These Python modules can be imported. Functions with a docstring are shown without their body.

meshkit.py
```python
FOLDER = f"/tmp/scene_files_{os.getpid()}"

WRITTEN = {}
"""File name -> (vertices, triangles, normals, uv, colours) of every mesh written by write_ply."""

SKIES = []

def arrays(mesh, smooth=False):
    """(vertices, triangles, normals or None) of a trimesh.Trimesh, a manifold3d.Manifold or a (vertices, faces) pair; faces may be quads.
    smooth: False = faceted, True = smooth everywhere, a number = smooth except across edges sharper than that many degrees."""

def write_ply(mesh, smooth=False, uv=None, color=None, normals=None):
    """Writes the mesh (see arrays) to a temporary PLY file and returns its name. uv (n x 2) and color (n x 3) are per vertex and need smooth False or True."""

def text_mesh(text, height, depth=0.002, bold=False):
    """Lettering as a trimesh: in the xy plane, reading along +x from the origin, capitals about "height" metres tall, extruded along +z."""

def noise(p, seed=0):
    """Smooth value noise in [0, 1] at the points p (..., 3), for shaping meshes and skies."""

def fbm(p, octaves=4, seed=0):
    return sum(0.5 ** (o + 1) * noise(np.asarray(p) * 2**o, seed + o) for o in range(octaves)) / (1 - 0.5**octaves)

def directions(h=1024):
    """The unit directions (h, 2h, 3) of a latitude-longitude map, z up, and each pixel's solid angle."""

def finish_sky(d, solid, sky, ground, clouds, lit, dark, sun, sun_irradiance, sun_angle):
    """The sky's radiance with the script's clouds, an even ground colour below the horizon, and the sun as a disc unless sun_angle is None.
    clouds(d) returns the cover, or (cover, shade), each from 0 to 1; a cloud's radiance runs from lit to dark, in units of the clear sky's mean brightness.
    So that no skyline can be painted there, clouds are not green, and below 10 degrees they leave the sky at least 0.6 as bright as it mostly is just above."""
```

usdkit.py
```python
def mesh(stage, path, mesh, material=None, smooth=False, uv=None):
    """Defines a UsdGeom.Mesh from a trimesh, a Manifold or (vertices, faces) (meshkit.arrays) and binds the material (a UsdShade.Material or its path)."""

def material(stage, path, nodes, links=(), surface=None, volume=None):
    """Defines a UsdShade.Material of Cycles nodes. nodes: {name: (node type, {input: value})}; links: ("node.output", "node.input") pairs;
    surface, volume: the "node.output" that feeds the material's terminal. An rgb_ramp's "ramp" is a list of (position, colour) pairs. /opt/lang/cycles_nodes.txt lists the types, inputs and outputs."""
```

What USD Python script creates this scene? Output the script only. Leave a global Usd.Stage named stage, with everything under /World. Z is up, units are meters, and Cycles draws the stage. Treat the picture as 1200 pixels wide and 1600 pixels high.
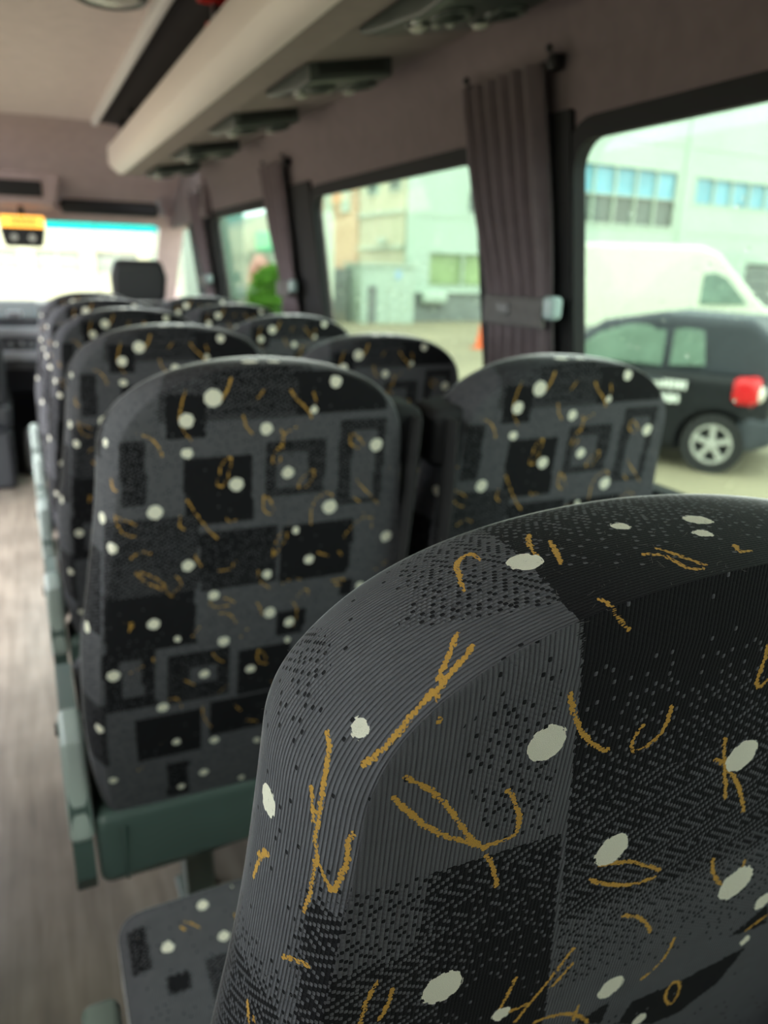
import math, re, numpy as np, trimesh, shapely, usdkit, meshkit
import manifold3d as m3
from shapely.geometry import Polygon, Point, box as sbox
from pxr import Usd, UsdGeom, UsdLux, UsdShade, Gf, Sdf, Vt

stage = Usd.Stage.CreateInMemory()
UsdGeom.SetStageUpAxis(stage, UsdGeom.Tokens.z)
UsdGeom.SetStageMetersPerUnit(stage, 1.0)
UsdGeom.Xform.Define(stage, '/World')
UsdGeom.Scope.Define(stage, '/World/Looks')

# ------------------------------------------------------------------ camera
# the bus runs along +y, x is to its right, the bus floor is z = 0
EYE = (0.0, 0.0, 1.27)
YAW, PITCH, ROLL = 25.0628, 17.3860, 1.5
a, b, c = map(math.radians, (YAW, PITCH, ROLL))
fw = np.array([math.sin(a) * math.cos(b), math.cos(a) * math.cos(b), -math.sin(b)])
rt = np.array([math.cos(a), -math.sin(a), 0.0]); up = np.cross(rt, fw)
rt, up = math.cos(c) * rt + math.sin(c) * up, -math.sin(c) * rt + math.cos(c) * up
cam = UsdGeom.Camera.Define(stage, '/World/camera')
M4 = Gf.Matrix4d(1.0)
for i, r in enumerate((rt, up, -fw)): M4.SetRow(i, Gf.Vec4d(*map(float, r), 0.0))
M4.SetRow(3, Gf.Vec4d(*EYE, 1.0))
cam.AddTransformOp().Set(M4)
cam.CreateHorizontalApertureAttr(26.0); cam.CreateVerticalApertureAttr(26.0 * 4 / 3)
cam.CreateFocalLengthAttr(26.0); cam.CreateClippingRangeAttr(Gf.Vec2f(0.02, 400.0))
cam.CreateFStopAttr(7.0); cam.CreateFocusDistanceAttr(0.34)
cam.CreateExposureAttr(2.0)

# ------------------------------------------------------------------ sky and sun
SUN_AZ, SUN_EL = 215.0, 42.0        # azimuth clockwise from +y: behind the bus and to its left
dome = UsdLux.DomeLight.Define(stage, '/World/sky')
dome.CreateIntensityAttr(1.0)
sky = usdkit.material(stage, '/World/Looks/sky', {
    'tc': ('texture_coordinate', {}),
    'map': ('mapping', {'scale': (1.0, 1.0, 2.2)}),
    'n': ('noise_texture', {'scale': 2.2, 'detail': 5.0, 'roughness': 0.55}),
    'r': ('rgb_ramp', {'ramp': [(0.36, (0.72, 0.86, 1.0)), (0.58, (1.0, 0.99, 0.96))]}),
    'bg': ('background_shader', {'strength': 2.0})},
    [('tc.generated', 'map.vector'), ('map.vector', 'n.vector'), ('n.fac', 'r.fac'), ('r.color', 'bg.color')], surface='bg.background')
UsdShade.MaterialBindingAPI.Apply(dome.GetPrim()).Bind(sky)
sun = UsdLux.DistantLight.Define(stage, '/World/sun')
sun.CreateAngleAttr(3.0); sun.CreateIntensityAttr(8.0); sun.CreateColorAttr(Gf.Vec3f(1.0, 0.94, 0.82))
sun.AddRotateXYZOp().Set(Gf.Vec3f(90.0 - SUN_EL, 0.0, 180.0 - SUN_AZ))

# ------------------------------------------------------------------ helpers
W = '/World/'
names = {}
def free(path):
    n = names.get(path, 0); names[path] = n + 1
    return path if n == 0 else '%s_%03d' % (path, n)
def tag(p, label=None, cat=None, group=None, kind=None):
    p = p.GetPrim() if hasattr(p, 'GetPrim') else p
    for k, v in (('label', label), ('category', cat), ('group', group), ('kind', kind)):
        if v: p.SetCustomDataByKey(k, v)
    return p
def xf(prim, loc=(0, 0, 0), rz=0.0, rx=0.0):
    x = UsdGeom.Xformable(prim); x.ClearXformOpOrder()
    x.AddTranslateOp().Set(Gf.Vec3d(*map(float, loc)))
    if rz: x.AddRotateZOp().Set(float(rz))
    if rx: x.AddRotateXOp().Set(float(rx))
def thing(name, label, cat, loc=(0, 0, 0), rz=0.0, group=None, rx=0.0):
    p = UsdGeom.Xform.Define(stage, free(W + name)).GetPrim()
    xf(p, loc, rz, rx)
    return tag(p, label, cat, group)
def obj(name, mesh, m, parent=None, smooth=35, uv=None, **kw):
    path = free((str(parent.GetPath()) + '/' if parent else W) + name)
    p = usdkit.mesh(stage, path, mesh, m, smooth, uv).GetPrim()
    return tag(p, **kw)
def struct(name, mesh, m, parent=None, **kw):
    return obj(name, mesh, m, parent, kind='structure', **kw)
def copy(src, loc, rz=0.0, label=None, group=None, name=None, rx=0.0):
    was = src.GetCustomData()
    p = UsdGeom.Xform.Define(stage, free(W + (name or re.sub(r'_\d{3}$', '', src.GetName())))).GetPrim()
    p.GetReferences().AddInternalReference(src.GetPath()); p.SetInstanceable(True)
    xf(p, loc, rz, rx)
    return tag(p, label or was['label'], was['category'], group or was.get('group'))
cat = lambda *ms: trimesh.util.concatenate([m for m in ms])
def mv(m, t=(0, 0, 0), rx=0, ry=0, rz=0):
    m = m.copy()
    for ang, ax in ((rx, (1, 0, 0)), (ry, (0, 1, 0)), (rz, (0, 0, 1))):
        if ang: m.apply_transform(trimesh.transformations.rotation_matrix(math.radians(ang), ax))
    m.apply_translation(t); return m
def rbox(sx, sy, sz, r=0.01, c=(0, 0, 0), seg=8, rx=0, ry=0, rz=0):
    """box with rounded edges, centred on c"""
    r = min(r, sx * .49, sy * .49, sz * .49)
    ball = m3.Manifold.sphere(r, seg)
    hx, hy, hz = sx / 2 - r, sy / 2 - r, sz / 2 - r
    h = m3.Manifold.batch_hull([ball.translate((i * hx, j * hy, k * hz)) for i in (-1, 1) for j in (-1, 1) for k in (-1, 1)])
    v, f, n = meshkit.arrays(h)
    return mv(trimesh.Trimesh(v, f, process=False), c, rx, ry, rz)
def tri(man):
    v, f, n = meshkit.arrays(man); return trimesh.Trimesh(v, f, process=False)
def cyl(r, h, c=(0, 0, 0), axis='z', seg=24, r2=None):
    m = tri(m3.Manifold.cylinder(h, r, r if r2 is None else r2, seg, True))
    return mv(m, c, rx=90 if axis == 'y' else 0, ry=90 if axis == 'x' else 0)
def tube(pts, r, seg=10):
    pts = np.asarray(pts, float)
    return tri(m3.Manifold.batch_hull([m3.Manifold.sphere(r, seg).translate(tuple(p)) for p in pts[:2]]) if len(pts) == 2 else
               sum([m3.Manifold.batch_hull([m3.Manifold.sphere(r, seg).translate(tuple(p)), m3.Manifold.sphere(r, seg).translate(tuple(q))]) for p, q in zip(pts[1:-1], pts[2:])],
                   m3.Manifold.batch_hull([m3.Manifold.sphere(r, seg).translate(tuple(p)) for p in pts[:2]])))
def ext(poly, h):
    return trimesh.creation.extrude_polygon(poly, h, engine='earcut')
def prism_y(poly, y0, y1):
    """polygon in (x, z) drawn out from y0 to y1"""
    m = ext(poly, y1 - y0)
    v = m.vertices.copy(); m.vertices = np.c_[v[:, 0], y0 + v[:, 2], v[:, 1]]; m.invert(); return m
def prism_x(poly, x0, x1):
    """polygon in (y, z) drawn out from x0 to x1"""
    m = ext(poly, x1 - x0)
    v = m.vertices.copy(); m.vertices = np.c_[x0 + v[:, 2], v[:, 0], v[:, 1]]; return m
def rrect(x0, y0, x1, y1, r):
    return sbox(x0 + r, y0 + r, x1 - r, y1 - r).buffer(r, 8)
def on_plane(poly, h, o, ex, ey):
    """polygon extruded by h along ex x ey, laid into the plane through o with axes ex, ey"""
    m = ext(poly, h); ex, ey = np.asarray(ex, float), np.asarray(ey, float)
    v = m.vertices; m.vertices = np.asarray(o, float) + v[:, :1] * ex + v[:, 1:2] * ey + v[:, 2:] * np.cross(ex, ey); return m

# ------------------------------------------------------------------ materials
L = '/World/Looks/'
def pm(name, col, rough=0.5, metal=0.0, vary=0.0, scale=40.0, bump=0.0, bscale=200.0, sheen=0.0, **kw):
    """a principled material whose colour and relief vary with noise in object space"""
    nodes = {'p': ('principled_bsdf', {'base_color': col, 'roughness': rough, 'metallic': metal, 'sheen_weight': sheen, **kw})}
    links = []
    if vary or bump: nodes['tc'] = ('texture_coordinate', {})
    if vary:
        nodes['n'] = ('noise_texture', {'scale': scale, 'detail': 4.0})
        nodes['r'] = ('rgb_ramp', {'ramp': [(0.3, tuple(x * (1 - vary) for x in col)), (0.7, tuple(min(1, x * (1 + vary)) for x in col))]})
        links += [('tc.object', 'n.vector'), ('n.fac', 'r.fac'), ('r.color', 'p.base_color')]
    if bump:
        nodes['bn'] = ('noise_texture', {'scale': bscale, 'detail': 2.0})
        nodes['b'] = ('bump', {'strength': bump, 'distance': 0.002})
        links += [('tc.object', 'bn.vector'), ('bn.fac', 'b.height'), ('b.normal', 'p.normal')]
    return usdkit.material(stage, L + name, nodes, links, surface='p.BSDF')
def pane_mat(name, tint, gloss=0.06):
    return usdkit.material(stage, L + name, {
        't': ('transparent_bsdf', {'color': tint}), 'g': ('glossy_bsdf', {'color': (1, 1, 1), 'roughness': 0.02}),
        'f': ('layer_weight', {'blend': 0.5}), 'q': ('math', {'math_type': 'power', 'value2': 4.0}), 'k': ('math', {'math_type': 'multiply_add', 'value2': 0.35, 'value3': 0.02}), 'm': ('mix_closure', {})},
        [('f.facing', 'q.value1'), ('q.value', 'k.value1'), ('k.value', 'm.fac'), ('t.BSDF', 'm.closure1'), ('g.BSDF', 'm.closure2')], surface='m.closure')
def emis(name, col, s):
    return usdkit.material(stage, L + name, {'e': ('emission', {'color': col, 'strength': s})}, surface='e.emission')

def fabric_material():
    """woven moquette: a mesh primvar gives how much of the ground is grey rather than black, and the distances
    to the nearest white dot and gold stroke; cells of the weave come from the unfolded cloth (UV in metres)"""
    nodes, links = {}, []
    cnt = [0]
    def add(kind, inputs=None, **ins):
        cnt[0] += 1; k = 'n%d' % cnt[0]
        nodes[k] = (kind, dict(inputs or {}))
        for i, v in ins.items():
            if isinstance(v, str): links.append((v, k + '.' + i))
            else: nodes[k][1][i] = v
        return k
    def ma(op, a, b=0.0, c=0.0):
        return add('math', {'math_type': op}, value1=a, value2=b, value3=c) + '.value'
    uv = add('uvmap') + '.UV'
    s = add('separate_xyz', vector=uv)
    CW, CH = 0.0023, 0.0027
    su = ma('divide', s + '.x', CW)
    cx = ma('floor', su); fx = ma('fraction', su)
    sv = ma('multiply_add', ma('modulo', ma('absolute', cx), 2.0), 0.5, ma('divide', s + '.y', CH))
    cy = ma('floor', sv); fy = ma('fraction', sv)
    cell = add('combine_xyz', x=cx, y=cy) + '.vector'
    rnd = add('white_noise_texture', {'dimensions': '2D'}, vector=cell) + '.value'
    dith = ma('fraction', ma('add', ma('multiply', cx, 0.7548777), ma('multiply', cy, 0.5698403)))
    dith = ma('multiply_add', rnd, 0.22, ma('multiply', dith, 0.80))
    at = add('attribute', {'attribute': 'pat'})
    sp = add('separate_xyz', vector=at + '.vector')
    grey = ma('greater_than', sp + '.x', dith)
    # profile of the ribs and of the single loops
    ribx = ma('sine', ma('multiply', fx, math.pi)); riby = ma('sine', ma('multiply', fy, math.pi))
    loop = ma('multiply', ma('power', ribx, 0.6), ma('multiply_add', ma('power', riby, 0.6), 0.45, 0.55))
    full = ma('multiply_add', ma('power', ribx, 0.7), 0.75, 0.25)
    near1 = add('map_range', {'clamp': True, 'from_min': 0.80, 'from_max': 1.0}, value=sp + '.x') + '.result'
    prof = add('mix_float', fac=near1, a=loop, b=full) + '.result'
    h = ma('multiply', prof, ma('multiply_add', grey, 0.65, 0.35))
    fn = add('noise_texture', {'scale': 2600.0, 'detail': 2.0}, vector=uv)
    fn2 = add('noise_texture', {'scale': 60.0, 'detail': 3.0}, vector=uv)
    # ground colour
    loopm = ma('greater_than', ma('multiply_add', fn + '.fac', 0.35, ma('multiply', ribx, riby)), 0.36)
    most = ma('greater_than', sp + '.x', 0.6)
    on = ma('maximum', most, loopm)                                  # a grey cell: a loop on black, or full where grey rules
    off = ma('multiply', most, ma('subtract', 1.0, loopm))           # a black cell: a hole in grey, or full where black rules
    gf = add('mix_float', fac=grey, a=off, b=on) + '.result'
    g1 = add('mix_color', fac=gf, a=BLACK, b=GREY) + '.result'
    g1 = add('hsv', color=g1, value=ma('multiply_add', fn + '.fac', 0.7, ma('multiply_add', fn2 + '.fac', 0.3, 0.5))) + '.color'
    # white dots, gold strokes: thresholded distances, ragged by the cells
    wob = ma('multiply_add', rnd, 0.0016, ma('multiply_add', fn + '.fac', 0.0008, -0.0012))
    dd = ma('add', ma('subtract', sp + '.y', 0.5), wob)
    isdot = ma('less_than', dd, 0.0)
    gd = ma('add', ma('subtract', sp + '.z', 0.5), ma('multiply', wob, 0.7))
    gd = ma('add', gd, ma('multiply_add', riby, -0.0007, 0.0003))
    isgold = ma('less_than', gd, 0.0)
    dotc = add('hsv', color=(0.97, 0.94, 0.80), value=ma('multiply_add', fn + '.fac', 0.5, 0.75)) + '.color'
    goldc = add('hsv', color=(0.68, 0.38, 0.08), value=ma('multiply_add', fn + '.fac', 0.9, 0.5)) + '.color'
    g2 = add('mix_color', fac=isgold, a=g1, b=goldc) + '.result'
    g3 = add('mix_color', fac=isdot, a=g2, b=dotc) + '.result'
    tuft = ma('maximum', isdot, isgold)
    h2 = add('mix_float', fac=tuft, a=h, b=ma('multiply_add', fn + '.fac', 0.5, 0.8)) + '.result'
    bmp = add('bump', {'strength': 1.0, 'distance': 0.0013}, height=ma('multiply_add', fn + '.fac', 0.25, h2))
    pb = add('principled_bsdf', {'roughness': 0.85, 'specular_ior_level': 0.15}, base_color=g3, normal=bmp + '.normal')
    sh = add('sheen_bsdf', {'color': (SHEEN, SHEEN, SHEEN), 'roughness': 0.12, 'distribution': 'microfiber'})      # the pile's own back-lit edge
    k = add('add_closure', closure1=pb + '.BSDF', closure2=sh + '.BSDF')
    return usdkit.material(stage, L + 'moquette', nodes, links, surface=k + '.closure')
BLACK, GREY, SHEEN = (0.0095, 0.0092, 0.0115), (0.104, 0.104, 0.118), 1.5
M = {}
M['fabric'] = fabric_material()
M['shell'] = pm('seat_shell', (0.055, 0.085, 0.078), 0.42, bump=0.12, bscale=900.0)
M['lever'] = pm('seat_lever', (0.30, 0.35, 0.33), 0.35, bump=0.1, bscale=900.0)
M['leg'] = pm('seat_leg', (0.13, 0.16, 0.14), 0.45)
M['black'] = pm('black_plastic', (0.012, 0.012, 0.014), 0.38)
M['rubber'] = pm('black_rubber', (0.007, 0.007, 0.009), 0.8)
M['strap'] = pm('belt_webbing', (0.012, 0.012, 0.014), 0.75, bump=0.4, bscale=500.0)
M['steel'] = pm('steel', (0.55, 0.55, 0.55), 0.3, 1.0)

# ------------------------------------------------------------------ seat cloth pattern (metres on the cloth of one seat)
ND = [[-115.8,7.6,1077.2,9.7],[-196.7,25.1,1094.1,4.5],[-103.7,51.3,1143.5,8.3],[-57.6,19.8,991.2,10.5],[18.7,13.8,1030.5,11.0],[58.4,31.0,917.9,13.8],[-147.2,30.1,930.2,11.4],[-22.9,39.9,862.7,9.3],[-104.6,36.7,885.0,5.7],[-222.7,70.1,1035.3,7.7],[7.8,56.5,1149.9,7.3],[-6.4,39.4,1149.7,4.9],[97.1,36.7,884.3,7.3],[99.2,43.3,845.2,4.7],[18.1,49.9,806.5,6.1],[-37.5,63.4,1149.5,5.1]]
NG = [[[-153.5,26.1,1127.6],[-160.7,19.4,1122.5],[-166.4,15.1,1117.8],[-167.5,13.9,1116.6]],[[-151.9,16.1,1125.9],[-156.7,13.9,1122.9],[-163.4,12.4,1118.6],[-168.9,11.1,1114.4],[-174.1,11.3,1110.5],[-182.2,11.2,1102.5],[-190.0,12.5,1093.0],[-198.3,17.3,1082.3]],[[-170.5,8.9,1112.0],[-171.2,5.9,1102.9]],[[-206.2,36.9,1087.3],[-206.6,33.0,1082.8],[-208.1,31.6,1076.7],[-209.3,31.1,1070.9]],[[-132.2,63.5,1137.8],[-122.9,75.5,1139.5],[-117.3,76.7,1140.6],[-118.1,66.2,1141.0]],[[-131.5,64.3,1138.0],[-137.6,48.0,1135.9]],[[-83.6,77.0,1145.9],[-92.4,62.7,1145.3],[-96.0,53.8,1144.8]],[[-81.1,63.4,1146.7],[-86.6,50.3,1145.9],[-91.2,40.9,1145.0]],[[-53.1,29.7,1148.1],[-45.2,23.2,1148.2],[-45.4,11.4,1147.4],[-40.0,7.0,1147.3]],[[-42.4,32.2,1148.8],[-39.2,22.0,1148.4],[-35.8,9.8,1147.7]],[[-3.5,21.7,1149.1],[-8.3,14.3,1148.7],[-2.2,14.2,1148.7]],[[-94.8,8.1,1141.3],[-93.4,1.2,1138.1],[-84.5,1.2,1128.8]],[[-108.9,4.0,1101.6],[-105.5,5.3,1092.2],[-99.0,6.9,1080.3],[-90.0,8.4,1069.9],[-79.5,9.3,1062.8]],[[-61.6,7.8,1072.3],[-64.8,9.0,1064.2],[-62.0,10.0,1057.1],[-52.7,9.6,1059.4],[-46.0,8.0,1070.2],[-46.0,6.7,1079.2]],[[7.1,3.0,1103.0],[9.0,4.7,1091.6],[9.0,6.2,1081.8],[12.8,6.9,1076.6],[16.3,6.4,1080.1]],[[-0.2,11.3,1047.5],[5.7,13.6,1031.8],[12.6,16.1,1015.1]],[[-2.1,13.2,1034.9],[7.1,14.2,1028.2]],[[-207.7,32.7,1079.5],[-209.8,31.1,1068.2],[-211.3,32.3,1052.3],[-212.5,34.6,1037.2],[-211.9,33.4,1028.6],[-209.1,28.6,1018.7],[-208.4,27.7,1015.7]],[[-213.1,36.9,1062.4],[-212.8,35.2,1046.1]],[[-212.5,34.6,1025.5],[-213.8,36.9,1009.6],[-215.8,40.4,995.4]],[[-201.7,17.2,1050.1],[-203.6,19.8,1045.9],[-203.4,20.0,1036.7],[-205.2,22.9,1025.7],[-207.4,26.2,1016.6],[-209.1,28.6,1018.7]],[[-222.5,52.4,959.3],[-219.2,45.6,964.0],[-214.8,37.7,965.4]],[[-234.2,76.3,910.9],[-234.7,73.6,899.8]],[[-232.9,70.6,907.6],[-232.8,69.2,903.9]],[[-224.7,71.1,1007.4],[-226.1,76.8,996.7],[-227.7,82.5,983.1]],[[-226.1,78.7,999.1],[-224.0,66.1,1008.6]],[[-183.1,9.5,1077.5],[-169.8,10.5,1066.0],[-159.6,12.2,1052.2],[-146.8,14.9,1032.1],[-138.3,16.2,1022.1]],[[-187.5,11.0,1068.2],[-180.2,11.9,1058.8],[-171.9,13.1,1048.6],[-162.2,14.1,1039.5],[-150.0,15.1,1031.2],[-138.4,16.1,1022.8]],[[-183.6,27.5,953.3],[-188.3,29.3,942.7],[-190.3,32.0,925.2]],[[-175.8,28.7,943.7],[-177.6,30.5,932.0],[-180.9,31.9,923.5]],[[-132.0,11.1,1055.2],[-125.8,12.5,1045.0],[-122.1,13.9,1035.3],[-121.7,15.2,1026.4],[-127.5,15.7,1024.2],[-137.4,15.9,1024.1]],[[-136.3,16.9,1017.1],[-130.9,18.2,1007.5],[-127.2,20.2,993.6]],[[-62.6,21.2,982.1],[-52.2,21.5,980.0],[-40.0,22.1,975.7],[-28.2,23.2,968.3],[-15.5,24.5,959.6]],[[-66.4,22.6,973.5],[-52.5,23.9,964.2],[-31.0,25.0,956.1],[-18.3,25.1,955.3]],[[26.9,25.7,951.7],[34.0,28.2,935.4],[47.3,30.5,920.7]],[[58.4,28.0,937.1],[59.0,29.0,930.9]],[[4.4,13.1,1035.2],[18.1,18.2,1001.5]],[[11.4,14.9,1023.5],[28.1,17.9,1003.3],[38.5,20.8,984.0]],[[-33.7,28.8,931.2],[-21.7,29.8,924.7],[-5.1,33.0,904.8]],[[19.4,35.9,886.6],[17.4,38.7,870.0],[3.0,41.0,856.2]],[[-64.5,30.9,918.9],[-73.3,33.5,902.7],[-83.7,36.3,885.9],[-92.9,39.0,870.1]],[[-61.2,33.0,905.4],[-66.1,34.1,898.9],[-72.2,35.4,890.9]],[[-100.2,36.8,883.9],[-84.7,36.8,883.3]],[[-100.7,32.1,913.2],[-103.5,34.1,901.0],[-106.0,35.8,890.2]],[[37.6,44.8,834.6],[35.1,46.1,827.5],[38.3,48.3,815.6],[46.6,49.9,806.8],[49.6,48.6,814.0],[45.3,45.9,829.0],[37.6,44.8,834.6]],[[-78.4,40.4,861.4],[-63.1,40.7,859.0],[-43.1,42.7,847.1],[-32.5,45.0,833.6]],[[-45.9,40.8,857.8],[-45.8,43.2,844.1]],[[93.9,41.2,857.5],[109.4,40.0,865.2]]]
NP = [[[[-72,296],[-66,276],[-4,277],[70,291],[114,297],[200,420]],1.0],[[[76,294],[104,275],[114,297],[101,297]],0.1],[[[-36,311],[-18,306],[-20,328],[-43,314]],0.05],[[[-3,339],[2,319],[44,321],[105,317],[92,349],[61,365],[34,362]],0.03]]
RD = [[-79.0,2.9,1106.7,12.2],[-113.7,7.5,1077.7,9.9],[-114.0,14.3,1032.3,7.7],[-5.6,9.3,1060.4,9.0],[92.6,1.4,1122.9,9.0],[62.0,6.0,1084.1,5.9],[162.7,16.3,1024.9,10.3],[27.2,19.5,992.8,9.0],[-47.5,21.2,981.7,10.3],[-158.3,27.2,951.0,10.3],[93.9,29.1,932.3,11.2],[42.4,33.9,899.4,5.9],[194.9,40.9,869.3,9.5],[67.2,42.8,846.9,8.1],[-224.5,55.1,942.6,8.1],[-216.7,39.0,902.9,8.1],[-116.3,40.4,863.1,9.0],[0.5,45.4,831.1,7.7],[-79.6,50.0,807.3,8.1],[164.8,55.2,785.0,7.2],[7.8,58.7,761.2,9.9],[43.1,63.7,737.3,8.6],[-166.9,57.6,772.6,9.0],[-133.7,63.7,740.1,5.4],[-64.3,67.1,721.3,9.0],[43.1,71.0,702.9,5.4],[-226.6,76.1,691.2,9.9],[-93.4,79.9,664.7,8.1],[-20.2,81.2,657.8,7.7],[-157.7,92.9,612.9,9.0],[36.4,105.8,558.4,7.7],[-137.5,112.8,533.3,6.8],[-75.6,116.1,518.7,7.7],[-1.9,121.7,496.3,6.3],[-237.7,129.9,476.6,6.8],[-92.5,134.5,448.2,7.7],[-130.8,140.4,426.5,6.3],[-26.5,143.3,413.0,5.4],[-255.6,95.6,767.5,9.0],[-252.4,105.4,590.9,8.1],[-21.4,31.5,1149.3,11.2],[10.8,25.6,1149.2,8.1],[-214.5,39.2,1048.4,6.3]]
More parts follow.
